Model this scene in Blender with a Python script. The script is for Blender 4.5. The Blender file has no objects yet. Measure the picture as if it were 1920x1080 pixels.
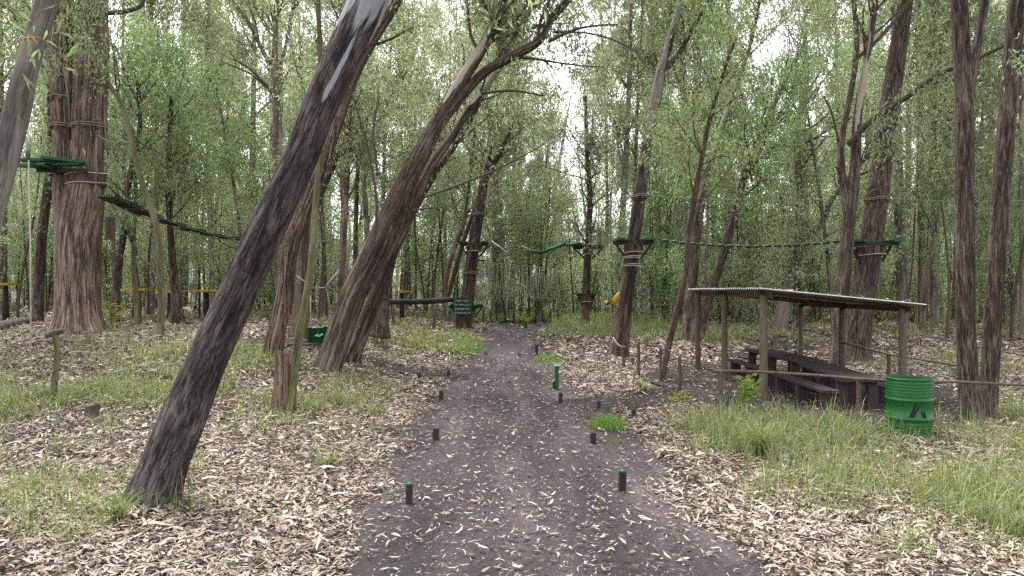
import bpy, math, random
import numpy as np
from mathutils import Vector, Matrix

# ------------------------------------------------------------------ camera, sky, sun, exposure
sc = bpy.context.scene
COL = sc.collection
F, HZ, EYE = 1387.0, 545.0, 2.0            # focal length (px of the 1920 wide photo), horizon row, eye height
cam_d = bpy.data.cameras.new("camera"); cam = bpy.data.objects.new("camera", cam_d); COL.objects.link(cam)
cam_d.sensor_width = 36.0; cam_d.lens = 36.0 * F / 1920.0
cam_d.shift_y = (HZ - 540.0) / 1920.0
cam_d.clip_start = 0.05; cam_d.clip_end = 4000.0
cam.location = (0, 0, EYE); cam.rotation_euler = (math.radians(90), 0, 0)
sc.camera = cam

SUN_EL, SUN_AZ = math.radians(64), math.radians(335)     # azimuth from +Y, clockwise
wd = bpy.data.worlds.new("World"); sc.world = wd; wd.use_nodes = True
nt = wd.node_tree; bgn = nt.nodes["Background"]
sky = nt.nodes.new("ShaderNodeTexSky"); sky.sky_type = 'NISHITA'; sky.sun_disc = False
sky.sun_elevation = SUN_EL; sky.sun_rotation = SUN_AZ; sky.dust_density = 3.0
hs = nt.nodes.new("ShaderNodeHueSaturation"); hs.inputs["Saturation"].default_value = 0.22
nt.links.new(sky.outputs[0], hs.inputs["Color"]); nt.links.new(hs.outputs[0], bgn.inputs[0])
bgn.inputs[1].default_value = 0.15
sun_d = bpy.data.lights.new("sun", 'SUN'); sun = bpy.data.objects.new("sun", sun_d); COL.objects.link(sun)
sun_d.energy = 1.5; sun_d.angle = math.radians(24); sun_d.color = (1.0, 0.98, 0.95)
sdir = Vector((math.sin(SUN_AZ) * math.cos(SUN_EL), math.cos(SUN_AZ) * math.cos(SUN_EL), math.sin(SUN_EL)))
sun.rotation_euler = sdir.to_track_quat('Z', 'Y').to_euler()
vs = sc.view_settings
sc.display_settings.display_device = 'sRGB'
vs.view_transform = 'Standard'; vs.look = 'None'; vs.gamma = 1.0; vs.use_curve_mapping = False
vs.exposure = 2.08
sc.cycles.max_bounces = 6; sc.cycles.diffuse_bounces = 3; sc.cycles.transmission_bounces = 4; sc.cycles.transparent_max_bounces = 4
sc.cycles.sample_clamp_indirect = 6.0; sc.cycles.use_adaptive_sampling = True; sc.cycles.adaptive_threshold = 0.012
try:
    sc.cycles.use_denoising = False      # keep the leaves crisp
except Exception:
    pass

RNG = np.random.default_rng(11)
random.seed(5)

# ------------------------------------------------------------------ numeric helpers
def S(t):
    t = np.clip(t, 0.0, 1.0); return t * t * (3 - 2 * t)

def _hash(ix, iy, iz):
    h = (ix.astype(np.int64) * 374761393 + iy.astype(np.int64) * 668265263 + iz.astype(np.int64) * 2147483647) & 0xFFFFFFFF
    h = ((h ^ (h >> 13)) * 1274126177) & 0xFFFFFFFF
    h = h ^ (h >> 16)
    return (h & 0xFFFF) / 32767.5 - 1.0

def vnoise(p):
    p = np.asarray(p, float); i = np.floor(p).astype(np.int64); f = p - i; f = f * f * (3 - 2 * f)
    r = 0
    for dx in (0, 1):
        for dy in (0, 1):
            for dz in (0, 1):
                w = (f[:, 0] if dx else 1 - f[:, 0]) * (f[:, 1] if dy else 1 - f[:, 1]) * (f[:, 2] if dz else 1 - f[:, 2])
                r = r + w * _hash(i[:, 0] + dx, i[:, 1] + dy, i[:, 2] + dz)
    return r

def fbm(p, o=4):
    a, r, s = 1.0, 0, 0
    p = np.asarray(p, float)
    for k in range(o):
        r = r + a * vnoise(p + 17.3 * k); s += a; a *= 0.5; p = p * 2.03
    return r / s

def n2(x, y, sc_, o=3, z=0.0):
    x = np.atleast_1d(np.asarray(x, float)); y = np.atleast_1d(np.asarray(y, float))
    return fbm(np.stack([x.ravel() * sc_, y.ravel() * sc_, np.full(x.size, z)], 1), o).reshape(x.shape)

def T(x, y):
    """height of the forest floor"""
    x = np.atleast_1d(np.asarray(x, float)); y = np.atleast_1d(np.asarray(y, float))
    rise = 0.95 * S((y - 9) / 9) * S((-x - 1) / 6)
    gen = 0.45 * S((y - 18) / 12)
    z = rise + gen * (1 - rise / 0.95)
    return z + 0.05 * n2(x, y, 0.45, 2, 3.1) * S((y - 2) / 6) * S((80 - y) / 40)

def Tz(x, y): return float(T(x, y)[0])

def W(px, py, D):
    return np.array([(px - 960.0) / F * D, D, EYE + (HZ - py) / F * D])

def hit(px, py):
    """point of the floor under a given direction"""
    D = np.linspace(3.5, 70, 2600)
    z = EYE + (HZ - py) / F * D
    g = T((px - 960.0) / F * D, D)
    k = np.argmax(z <= g) if np.any(z <= g) else len(D) - 1
    d = D[k]
    x = (px - 960.0) / F * d
    return np.array([x, d, Tz(x, d)])

def norm(v):
    v = np.asarray(v, float); return v / (np.linalg.norm(v, axis=-1, keepdims=True) + 1e-12)

# ------------------------------------------------------------------ mesh helpers
def mesh_np(name, V, Fs, mat, smooth=False, bark=None):
    me = bpy.data.meshes.new(name)
    V = np.asarray(V, np.float32)
    me.vertices.add(len(V)); me.vertices.foreach_set("co", V.ravel())
    Fs = [np.asarray(f, np.int32) for f in Fs if len(f)]
    loops = np.concatenate([f.ravel() for f in Fs])
    tot = np.concatenate([np.full(len(f), f.shape[1], np.int32) for f in Fs])
    start = np.concatenate([[0], np.cumsum(tot)[:-1]]).astype(np.int32)
    me.loops.add(len(loops)); me.loops.foreach_set("vertex_index", loops)
    me.polygons.add(len(tot)); me.polygons.foreach_set("loop_start", start)
    me.polygons.foreach_set("use_smooth", np.full(len(tot), smooth, bool))
    me.update(calc_edges=True)
    if bark is not None:
        a = me.attributes.new("bark", 'FLOAT_VECTOR', 'POINT')
        a.data.foreach_set("vector", np.asarray(bark, np.float32).ravel())
    if mat is not None:
        me.materials.append(mat)
    return me

class G:
    """collects pieces of ONE mesh"""
    def __init__(s): s.V = []; s.Q = []; s.B = []; s.n = 0
    def add(s, V, Fs, B=None):
        V = np.asarray(V, float)
        s.V.append(V); s.Q += [np.asarray(f, np.int64) + s.n for f in Fs if len(f)]
        s.B.append(B if B is not None else V.copy()); s.n += len(V); return s
    def mesh(s, name, mat, origin=(0, 0, 0), smooth=False):
        by = {}
        for f in s.Q: by.setdefault(f.shape[1], []).append(f)
        return mesh_np(name, np.concatenate(s.V) - np.asarray(origin), [np.concatenate(v) for v in by.values()], mat, smooth, np.concatenate(s.B))
    def obj(s, name, mat, parent=None, smooth=False):
        o = parent.location if parent is not None else (0, 0, 0)
        return link(name, s.mesh(name, mat, o, smooth), parent)

def link(name, me, parent=None, loc=None, rz=0.0, sc_=1.0):
    o = bpy.data.objects.new(name, me); COL.objects.link(o)
    if parent is not None: o.parent = parent
    if loc is not None: o.location = loc
    if rz: o.rotation_euler = (0, 0, rz)
    if sc_ != 1.0: o.scale = (sc_, sc_, sc_)
    return o

def tag(o, label=None, cat=None, group=None, kind=None):
    if label: o["label"] = label
    if cat: o["category"] = cat
    if group: o["group"] = group
    if kind: o["kind"] = kind
    return o

def thing(name, label, cat, loc=(0, 0, 0), group=None):
    o = bpy.data.objects.new(name, None); COL.objects.link(o); o.location = [float(v) for v in loc]; o.empty_display_size = 0.2
    return tag(o, label, cat, group)

def catmull(P, step):
    P = np.asarray(P, float)
    if len(P) < 3:
        n = max(2, int(np.linalg.norm(P[-1, :3] - P[0, :3]) / step) + 1)
        t = np.linspace(0, 1, n)[:, None]; return P[0] * (1 - t) + P[-1] * t
    Q = np.vstack([2 * P[0] - P[1], P, 2 * P[-1] - P[-2]]); out = []
    for i in range(1, len(Q) - 2):
        n = max(1, int(math.ceil(np.linalg.norm(Q[i + 1, :3] - Q[i, :3]) / step)))
        t = (np.arange(n) / n)[:, None]
        a, b, c, d = Q[i - 1], Q[i], Q[i + 1], Q[i + 2]
        out.append(0.5 * (2 * b + (c - a) * t + (2 * a - 5 * b + 4 * c - d) * t * t + (3 * b - a - 3 * c + d) * t ** 3))
    out.append(P[-1][None]); return np.vstack(out)

def tube(P, R, sides=6, cap=True, step=None, disp=None, s0=0.0):
    """returns verts, faces, bark coordinates of a tapered tube"""
    P = np.asarray(P, float); R = np.broadcast_to(np.asarray(R, float), (len(P),))
    if step:
        PR = catmull(np.column_stack([P, R]), step); P, R = PR[:, :3], np.maximum(PR[:, 3], 1e-4)
    n = len(P)
    tan = norm(np.gradient(P, axis=0))
    ref = np.array([1.0, 0, 0]) if abs(tan[0][0]) < 0.8 else np.array([0, 1.0, 0])
    u = norm(ref - tan[0] * np.dot(ref, tan[0])); U = [u]
    for i in range(1, n):
        u = U[-1] - tan[i] * np.dot(U[-1], tan[i]); U.append(norm(u))
    U = np.array(U); Vv = np.cross(tan, U)
    th = np.arange(sides) * 2 * math.pi / sides
    s = s0 + np.concatenate([[0], np.cumsum(np.linalg.norm(np.diff(P, axis=0), axis=1))])
    r0 = float(np.mean(R))
    bk = np.empty((n, sides, 3)); bk[:, :, 0] = np.cos(th) * r0; bk[:, :, 1] = np.sin(th) * r0; bk[:, :, 2] = s[:, None]
    RR = np.repeat(R[:, None], sides, 1)
    if disp is not None:
        RR = RR * (1 + disp(bk.reshape(-1, 3)).reshape(n, sides))
    V = P[:, None, :] + RR[:, :, None] * (np.cos(th)[None, :, None] * U[:, None, :] + np.sin(th)[None, :, None] * Vv[:, None, :])
    V = V.reshape(-1, 3); B = bk.reshape(-1, 3)
    i = np.arange(n - 1)[:, None] * sides; j = np.arange(sides)[None, :]; k = (j + 1) % sides
    q = np.stack([i + j, i + k, i + sides + k, i + sides + j], -1).reshape(-1, 4)
    Fs = [q]
    if cap:
        V = np.vstack([V, P[0], P[-1]]); B = np.vstack([B, [0, 0, s[0]], [0, 0, s[-1]]])
        a, b = len(V) - 2, len(V) - 1; jj = np.arange(sides); kk = (jj + 1) % sides
        Fs.append(np.stack([np.full(sides, a), kk, jj], 1)); Fs.append(np.stack([np.full(sides, b), (n - 1) * sides + jj, (n - 1) * sides + kk], 1))
    return V, Fs, B

CUBE = np.array([[x, y, z] for x in (-.5, .5) for y in (-.5, .5) for z in (-.5, .5)], float)
CUBF = np.array([[0, 1, 3, 2], [4, 6, 7, 5], [0, 4, 5, 1], [2, 3, 7, 6], [0, 2, 6, 4], [1, 5, 7, 3]])

def box(c, size, rz=0.0, ax=None):
    V = CUBE * np.asarray(size)
    if ax is not None:           # ax: 3 row vectors
        V = V @ np.asarray(ax)
    elif rz:
        c_, s_ = math.cos(rz), math.sin(rz); V = V @ np.array([[c_, s_, 0], [-s_, c_, 0], [0, 0, 1]])
    return V + np.asarray(c, float), [CUBF]

def frame(d, up=(0, 0, 1)):
    """rows: along d, sideways, up"""
    d = norm(d); s = norm(np.cross(up, d)); return np.array([d, s, np.cross(d, s)])

def plank(name, a, b, w, t, mat, parent, up=(0, 0, 1)):
    a = np.asarray(a, float); b = np.asarray(b, float)
    return G().add(*box((a + b) / 2, (np.linalg.norm(b - a), w, t), ax=frame(b - a, up))).obj(name, mat, parent)

def rod(name, pts, r, mat, parent=None, sides=6, step=None, smooth=True):
    g = G(); g.add(*tube(pts, r, sides, True, step)); return g.obj(name, mat, parent, smooth)

def sag(a, b, drop, n=9):
    t = np.linspace(0, 1, n)[:, None]; a = np.asarray(a, float); b = np.asarray(b, float)
    P = a * (1 - t) + b * t; P[:, 2] -= drop * 4 * (t * (1 - t))[:, 0]; return P

def ring(c, r, tr, n=20, tilt=(0, 0), jit=0.0):
    th = np.linspace(0, 2 * math.pi, n + 1)
    P = np.stack([np.cos(th) * r, np.sin(th) * r, np.cos(th) * r * tilt[0] + np.sin(th) * r * tilt[1] + jit * np.sin(3 * th)], 1) + np.asarray(c)
    return tube(P, tr, 5, False)

# ------------------------------------------------------------------ materials
def nodes(name):
    m = bpy.data.materials.new(name); m.use_nodes = True
    t = m.node_tree; return m, t, t.nodes["Principled BSDF"], t.nodes["Material Output"]

def N(t, typ, **kw):
    n = t.nodes.new(typ)
    for k, v in kw.items():
        if k in n.inputs: n.inputs[k].default_value = v
        else: setattr(n, k, v)
    return n

def ramp(t, fac, stops):
    r = t.nodes.new("ShaderNodeValToRGB"); e = r.color_ramp.elements
    while len(e) < len(stops): e.new(0.5)
    for el, (p, c) in zip(e, stops): el.position = p; el.color = (*c, 1)
    t.links.new(fac, r.inputs[0]); return r.outputs[0]

def mixc(t, fac, a, b):
    m = t.nodes.new("ShaderNodeMix"); m.data_type = 'RGBA'
    for s_, v in ((m.inputs[0], fac), (m.inputs[6], a), (m.inputs[7], b)):
        if hasattr(v, "is_output"): t.links.new(v, s_)
        else: s_.default_value = (*v, 1) if isinstance(v, tuple) else v
    return m.outputs[2]

def math_(t, op, a, b=None, clamp=False):
    m = t.nodes.new("ShaderNodeMath"); m.operation = op; m.use_clamp = clamp
    for s_, v in zip(m.inputs, (a, b)):
        if v is None: continue
        if hasattr(v, "is_output"): t.links.new(v, s_)
        else: s_.default_value = v
    return m.outputs[0]

def surf(name, c1, c2, scale=8, rough=0.85, bump=0.3, dist=0.01, stretch=(1, 1, 1), c3=None, spec=0.3, metal=0.0, detail=6):
    m, t, p, o = nodes(name)
    tc = N(t, "ShaderNodeTexCoord"); mp = N(t, "ShaderNodeMapping"); mp.inputs["Scale"].default_value = stretch
    t.links.new(tc.outputs["Object"], mp.inputs[0])
    nz = N(t, "ShaderNodeTexNoise", Scale=scale, Detail=detail, Roughness=0.65); t.links.new(mp.outputs[0], nz.inputs["Vector"])
    stops = [(0.3, c1), (0.7, c2)] if c3 is None else [(0.3, c1), (0.52, c2), (0.74, c3)]
    col = ramp(t, nz.outputs[0], stops)
    oi = N(t, "ShaderNodeObjectInfo"); h = N(t, "ShaderNodeHueSaturation")
    v = math_(t, 'MULTIPLY_ADD', oi.outputs["Random"], 0.3); t.nodes[-1].inputs[2].default_value = 0.85
    t.links.new(v, h.inputs["Value"]); t.links.new(col, h.inputs["Color"]); t.links.new(h.outputs[0], p.inputs["Base Color"])
    p.inputs["Roughness"].default_value = rough; p.inputs["Metallic"].default_value = metal
    p.inputs["Specular IOR Level"].default_value = spec
    if bump:
        b = N(t, "ShaderNodeBump", Strength=bump, Distance=dist); t.links.new(nz.outputs[0], b.inputs["Height"]); t.links.new(b.outputs[0], p.inputs["Normal"])
    return m

def bark_mat(name, dark, mid, light, sc_=(14, 14, 2.2), bump=0.8, dist=0.03, pale=None, pale_s=None, pale_cov=0.5, red=None, moss=None, bands=False):
    m, t, p, o = nodes(name)
    at = N(t, "ShaderNodeAttribute", attribute_name="bark")
    def nz(scale, det=8, rough=0.62, base=1.0, off=0.0):
        mp = N(t, "ShaderNodeMapping"); mp.inputs["Scale"].default_value = scale; mp.inputs["Location"].default_value = (off, off, off)
        t.links.new(at.outputs["Vector"], mp.inputs[0])
        n = N(t, "ShaderNodeTexNoise", Scale=base, Detail=det, Roughness=rough, Distortion=0.25); t.links.new(mp.outputs[0], n.inputs["Vector"]); return n.outputs[0]
    f1 = nz(sc_); f2 = nz((3.2, 3.2, 0.9), 4, 0.6, 1.0, 5.0); f3 = nz((75, 75, 7), 6, 0.7, 1.0, 9.0)
    mixf = math_(t, 'ADD', math_(t, 'MULTIPLY', f1, 0.45), math_(t, 'ADD', math_(t, 'MULTIPLY', f2, 0.27), math_(t, 'MULTIPLY', f3, 0.28)))
    col = ramp(t, mixf, [(0.42, dark), (0.5, mid), (0.575, light)])
    f6 = nz((sc_[0] * 1.1, sc_[1] * 1.1, sc_[2] * 0.5), 5, 0.62, 1.0, 13.0)
    crack = ramp(t, math_(t, 'ABSOLUTE', math_(t, 'SUBTRACT', f6, 0.5)), [(0.0, (1, 1, 1)), (0.035, (0, 0, 0))])
    col = mixc(t, math_(t, 'MULTIPLY', crack, 0.8), col, tuple(0.6 * c for c in dark))
    if red is not None:
        col = mixc(t, math_(t, 'MULTIPLY', ramp(t, f2, [(0.5, (0, 0, 0)), (0.62, (1, 1, 1))]), 0.42), col, red)
    if moss is not None:
        f5 = nz((2.0, 2.0, 1.0), 5, 0.6, 1.0, 31.0)
        col = mixc(t, math_(t, 'MULTIPLY', ramp(t, f5, [(0.52, (0, 0, 0)), (0.66, (1, 1, 1))]), 0.55), col, moss)
    h = math_(t, 'SUBTRACT', math_(t, 'ADD', f1, math_(t, 'MULTIPLY', f3, 0.3)), math_(t, 'MULTIPLY', crack, 0.35))
    bstr = N(t, "ShaderNodeBump", Strength=bump, Distance=dist)
    if pale is not None:
        sep = N(t, "ShaderNodeSeparateXYZ"); t.links.new(at.outputs["Vector"], sep.inputs[0])
        mr = N(t, "ShaderNodeMapRange"); mr.inputs[1].default_value = pale_s[0]; mr.inputs[2].default_value = pale_s[1]; mr.inputs[3].default_value = -0.42; mr.inputs[4].default_value = pale_cov
        t.links.new(sep.outputs[2], mr.inputs[0])
        f4 = nz((5.5, 5.5, 0.6), 4, 0.55, 1.0, 21.0)
        k = math_(t, 'ADD', math_(t, 'SUBTRACT', f4, 0.5), mr.outputs[0])
        pf = ramp(t, k, [(0.0, (0, 0, 0)), (0.035, (1, 1, 1))])
        pc = mixc(t, ramp(t, f2, [(0.35, (0, 0, 0)), (0.65, (1, 1, 1))]), pale, tuple(0.62 * c for c in pale))
        col = mixc(t, pf, col, pc)
        h = math_(t, 'MULTIPLY', h, math_(t, 'SUBTRACT', 1.0, math_(t, 'MULTIPLY', pf, 0.85)))
    t.links.new(h, bstr.inputs["Height"]); t.links.new(bstr.outputs[0], p.inputs["Normal"])
    t.links.new(col, p.inputs["Base Color"]); p.inputs["Roughness"].default_value = 0.9; p.inputs["Specular IOR Level"].default_value = 0.2
    return m

def leaf_mat(name, cols, trans=0.35, gloss=0.45, tcol=None, objvar=0.4, spec=0.35):
    """cols: ramp of leaf colours picked per leaf"""
    m, t, p, o = nodes(name)
    ge = N(t, "ShaderNodeNewGeometry"); oi = N(t, "ShaderNodeObjectInfo")
    n = len(cols)
    col = ramp(t, ge.outputs["Random Per Island"], [(i / max(1, n - 1), c) for i, c in enumerate(cols)])
    h = N(t, "ShaderNodeHueSaturation")
    v = math_(t, 'MULTIPLY', oi.outputs["Random"], objvar); v = math_(t, 'ADD', v, 1 - objvar / 2); t.links.new(v, h.inputs["Value"])
    hu = math_(t, 'ADD', math_(t, 'MULTIPLY', oi.outputs["Random"], 0.03 * objvar / 0.25), 0.492 - 0.015 * objvar / 0.25); t.links.new(hu, h.inputs["Hue"])
    if objvar > 0:       # young and old growth in different boughs
        tc_ = N(t, "ShaderNodeTexCoord"); nz_ = N(t, "ShaderNodeTexNoise", Scale=0.9, Detail=2, Roughness=0.5); t.links.new(tc_.outputs["Object"], nz_.inputs["Vector"])
        lo = ramp(t, nz_.outputs[0], [(0.36, (0.70, 0.78, 0.70)), (0.5, (1, 1, 1)), (0.64, (1.0, 1.0, 1.0))]); mm = N(t, "ShaderNodeMix"); mm.data_type = 'RGBA'; mm.blend_type = 'MULTIPLY'; mm.inputs[0].default_value = 1.0
        t.links.new(col, mm.inputs[6]); t.links.new(lo, mm.inputs[7]); col = mm.outputs[2]
    t.links.new(col, h.inputs["Color"])
    t.links.new(h.outputs[0], p.inputs["Base Color"]); p.inputs["Roughness"].default_value = gloss; p.inputs["Specular IOR Level"].default_value = spec
    if trans > 0:
        tr = N(t, "ShaderNodeBsdfTranslucent"); mx = N(t, "ShaderNodeMixShader"); mx.inputs[0].default_value = trans
        tc = mixc(t, 0.5, h.outputs[0], tcol or (0.20, 0.28, 0.05)); t.links.new(tc, tr.inputs[0])
        t.links.new(p.outputs[0], mx.inputs[1]); t.links.new(tr.outputs[0], mx.inputs[2]); t.links.new(mx.outputs[0], o.inputs[0])
    return m

def soil_mat(name, c1, c2, c3, specks=True):
    m, t, p, o = nodes(name)
    tc = N(t, "ShaderNodeTexCoord")
    a = N(t, "ShaderNodeTexNoise", Scale=0.9, Detail=6, Roughness=0.6); b = N(t, "ShaderNodeTexNoise", Scale=28, Detail=8, Roughness=0.75)
    mpw = N(t, "ShaderNodeMapping"); mpw.inputs["Scale"].default_value = (1.6, 0.25, 1) if name == "path_soil" else (1, 1, 1); t.links.new(tc.outputs["Object"], mpw.inputs[0])
    t.links.new(mpw.outputs[0], a.inputs["Vector"]); t.links.new(tc.outputs["Object"], b.inputs["Vector"])
    c = N(t, "ShaderNodeTexNoise", Scale=6, Detail=4, Roughness=0.55); t.links.new(tc.outputs["Object"], c.inputs["Vector"])
    col = ramp(t, math_(t, 'ADD', math_(t, 'MULTIPLY', a.outputs[0], 0.6), math_(t, 'MULTIPLY', b.outputs[0], 0.4)), [(0.36, c1), (0.5, c2), (0.64, c3)])
    h = math_(t, 'ADD', b.outputs[0], math_(t, 'MULTIPLY', c.outputs[0], 2.2))
    if specks:
        vo = N(t, "ShaderNodeTexVoronoi", Scale=30.0 if specks == 2 else 60.0); vo.feature = 'F1'
        mp = N(t, "ShaderNodeMapping"); mp.inputs["Scale"].default_value = (1, 1, 1); t.links.new(tc.outputs["Object"], mp.inputs[0]); t.links.new(mp.outputs[0], vo.inputs["Vector"])
        sp = N(t, "ShaderNodeSeparateColor"); t.links.new(vo.outputs["Color"], sp.inputs[0])
        lit = math_(t, 'MULTIPLY', math_(t, 'GREATER_THAN', sp.outputs[0], 0.55 if specks == 2 else 0.9), math_(t, 'LESS_THAN', vo.outputs["Distance"], 0.42 if specks == 2 else 0.2))
        col = mixc(t, lit, col, mixc(t, sp.outputs[1], (0.16, 0.11, 0.075), (0.36, 0.28, 0.21)))
    bp = N(t, "ShaderNodeBump", Strength=0.9, Distance=0.02); t.links.new(h, bp.inputs["Height"]); t.links.new(bp.outputs[0], p.inputs["Normal"])
    t.links.new(col, p.inputs["Base Color"]); p.inputs["Roughness"].default_value = 0.95; p.inputs["Specular IOR Level"].default_value = 0.15
    return m

M = {}
M['ground'] = soil_mat("forest_floor", (0.014, 0.011, 0.009), (0.035, 0.028, 0.023), (0.075, 0.058, 0.046), 2)
M['path'] = soil_mat("path_soil", (0.017, 0.015, 0.015), (0.045, 0.038, 0.038), (0.105, 0.086, 0.083), 1)
M['clearing'] = soil_mat("dark_soil", (0.014, 0.012, 0.011), (0.030, 0.025, 0.022), (0.055, 0.045, 0.04), 1)
M['litter'] = leaf_mat("dry_leaf", [(0.030, 0.022, 0.016), (0.085, 0.060, 0.041), (0.170, 0.128, 0.089), (0.250, 0.200, 0.149), (0.310, 0.255, 0.195), (0.360, 0.305, 0.242), (0.420, 0.365, 0.298), (0.270, 0.220, 0.140), (0.180, 0.115, 0.074)], 0.0, 0.6, objvar=0.0, spec=0.3)
M['grass'] = leaf_mat("grass_blade", [(0.045, 0.085, 0.015), (0.080, 0.142, 0.024), (0.12, 0.19, 0.04), (0.17, 0.23, 0.065), (0.25, 0.26, 0.11), (0.33, 0.29, 0.18), (0.38, 0.33, 0.23)], 0.4, 0.45, (0.27, 0.36, 0.09), 0.0)
M['lush'] = leaf_mat("lush_grass", [(0.05, 0.13, 0.015), (0.09, 0.20, 0.025), (0.16, 0.27, 0.05)], 0.4, 0.45, (0.26, 0.42, 0.05), 0.0)
M['gum'] = leaf_mat("gum_leaf", [(0.083, 0.108, 0.052), (0.157, 0.195, 0.091), (0.237, 0.282, 0.138), (0.330, 0.372, 0.207), (0.478, 0.513, 0.350)], 0.5, 0.38, (0.397, 0.484, 0.217), spec=0.6)
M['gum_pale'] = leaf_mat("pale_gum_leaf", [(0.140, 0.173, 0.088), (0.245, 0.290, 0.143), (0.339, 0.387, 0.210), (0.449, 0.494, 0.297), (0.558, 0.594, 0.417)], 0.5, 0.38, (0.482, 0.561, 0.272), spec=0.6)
M['wattle'] = leaf_mat("wattle_leaf", [(0.083, 0.130, 0.054), (0.157, 0.224, 0.090), (0.248, 0.326, 0.136), (0.343, 0.430, 0.201)], 0.5, 0.4, (0.359, 0.510, 0.186), spec=0.55)
M['bluegum'] = leaf_mat("blue_green_leaf", [(0.110, 0.156, 0.103), (0.178, 0.240, 0.153), (0.254, 0.321, 0.215), (0.353, 0.427, 0.315)], 0.45, 0.4, (0.387, 0.512, 0.249), spec=0.5)
M['fresh'] = leaf_mat("fresh_leaf", [(0.08, 0.16, 0.02), (0.14, 0.24, 0.03), (0.22, 0.33, 0.05)], 0.45, 0.35, (0.30, 0.45, 0.05))
M['yellow_leaf'] = leaf_mat("yellow_leaf", [(0.22, 0.26, 0.03), (0.33, 0.34, 0.05), (0.40, 0.42, 0.07)], 0.45, 0.35, (0.45, 0.45, 0.06))
# barks
M['b_lean'] = bark_mat("dark_fibrous_bark", (0.026, 0.021, 0.019), (0.076, 0.064, 0.058), (0.140, 0.123, 0.114), (18, 18, 4.0), 1.0, 0.03, pale=(0.34, 0.35, 0.37), pale_s=(2.9, 5.4), pale_cov=0.17)
M['b_smooth'] = bark_mat("smooth_grey_bark", (0.072, 0.061, 0.050), (0.158, 0.137, 0.119), (0.245, 0.223, 0.202), (6, 6, 0.8), 0.25, 0.01, red=(0.122, 0.072, 0.047))
M['b_big'] = bark_mat("stringy_red_brown_bark", (0.057, 0.039, 0.030), (0.187, 0.136, 0.106), (0.391, 0.305, 0.251), (22, 22, 1.3), 1.0, 0.05, red=(0.168, 0.092, 0.060))
M['b_shag'] = bark_mat("shaggy_peeling_bark", (0.050, 0.037, 0.028), (0.171, 0.127, 0.097), (0.328, 0.254, 0.201), (26, 26, 0.9), 1.0, 0.05, red=(0.185, 0.105, 0.070))
M['b_mid'] = bark_mat("brown_fissured_bark", (0.035, 0.027, 0.020), (0.107, 0.079, 0.061), (0.227, 0.178, 0.144), (20, 20, 1.6), 1.0, 0.04, pale=(0.377, 0.322, 0.263), pale_s=(1.5, 6.5), pale_cov=-0.04, moss=(0.071, 0.071, 0.031))
M['b_plat'] = bark_mat("reddish_gum_bark", (0.020, 0.014, 0.011), (0.067, 0.048, 0.040), (0.149, 0.114, 0.097), (14, 14, 1.2), 0.9, 0.03, pale=(0.224, 0.196, 0.175), pale_s=(3.0, 7.5), pale_cov=0.06, red=(0.097, 0.053, 0.039))
M['b_right'] = bark_mat("grey_brown_furrowed_bark", (0.030, 0.022, 0.017), (0.086, 0.064, 0.050), (0.174, 0.137, 0.112), (24, 24, 3.2), 1.0, 0.03)
M['b_green'] = bark_mat("olive_sapling_bark", (0.065, 0.061, 0.029), (0.122, 0.119, 0.058), (0.180, 0.176, 0.101), (8, 8, 1.2), 0.3, 0.008)
M['b_red'] = bark_mat("thin_red_brown_bark", (0.030, 0.019, 0.014), (0.085, 0.055, 0.042), (0.15, 0.11, 0.09), (18, 18, 2.5), 0.6, 0.015)
M['b_pale'] = bark_mat("pale_flaking_bark", (0.072, 0.054, 0.043), (0.187, 0.148, 0.122), (0.288, 0.252, 0.223), (9, 9, 0.9), 0.6, 0.02, red=(0.144, 0.090, 0.065))
M['b_bg'] = bark_mat("forest_trunk_bark", (0.050, 0.038, 0.029), (0.158, 0.122, 0.098), (0.317, 0.266, 0.224), (10, 10, 1.2), 0.6, 0.02)
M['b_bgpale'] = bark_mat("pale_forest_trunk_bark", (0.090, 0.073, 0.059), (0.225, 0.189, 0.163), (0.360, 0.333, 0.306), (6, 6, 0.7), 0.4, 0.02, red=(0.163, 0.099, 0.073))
M['twig'] = surf("twig_bark", (0.036, 0.027, 0.021), (0.11, 0.085, 0.066), 20, 0.9, 0.3)
# built things
M['post_wood'] = surf("weathered_pole_wood", (0.055, 0.042, 0.027), (0.12, 0.095, 0.063), 14, 0.85, 0.4, 0.006, (3, 3, 0.4), c3=(0.19, 0.155, 0.11))
M['beam_wood'] = surf("brown_beam_wood", (0.06, 0.038, 0.020), (0.125, 0.082, 0.045), 14, 0.85, 0.4, 0.006, (3, 0.4, 3))
M['table_wood'] = surf("dark_table_wood", (0.018, 0.013, 0.010), (0.045, 0.031, 0.024), 12, 0.7, 0.4, 0.005, (6, 0.8, 6), c3=(0.085, 0.062, 0.05), spec=0.4)
M['stick'] = surf("stick_wood", (0.04, 0.029, 0.022), (0.10, 0.075, 0.058), 20, 0.9, 0.4, 0.006, c3=(0.17, 0.135, 0.11))
M['stub'] = surf("dark_stub_wood", (0.015, 0.012, 0.010), (0.045, 0.036, 0.028), 24, 0.9, 0.5, 0.006, (2, 2, 0.6))
M['green'] = surf("green_paint", (0.004, 0.055, 0.018), (0.008, 0.095, 0.032), 10, 0.45, 0.15, 0.004)
M['dgreen'] = surf("dark_green_paint", (0.004, 0.026, 0.012), (0.009, 0.048, 0.024), 10, 0.5, 0.15, 0.004)
M['drum'] = surf("green_drum_enamel", (0.000, 0.085, 0.009), (0.004, 0.125, 0.018), 5, 0.45, 0.03, 0.003, spec=0.5)
M['drum_in'] = surf("drum_inside", (0.004, 0.05, 0.010), (0.012, 0.085, 0.02), 6, 0.6, 0.1)
M['black'] = surf("black_paint", (0.005, 0.005, 0.005), (0.012, 0.012, 0.012), 8, 0.5, 0)
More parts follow.
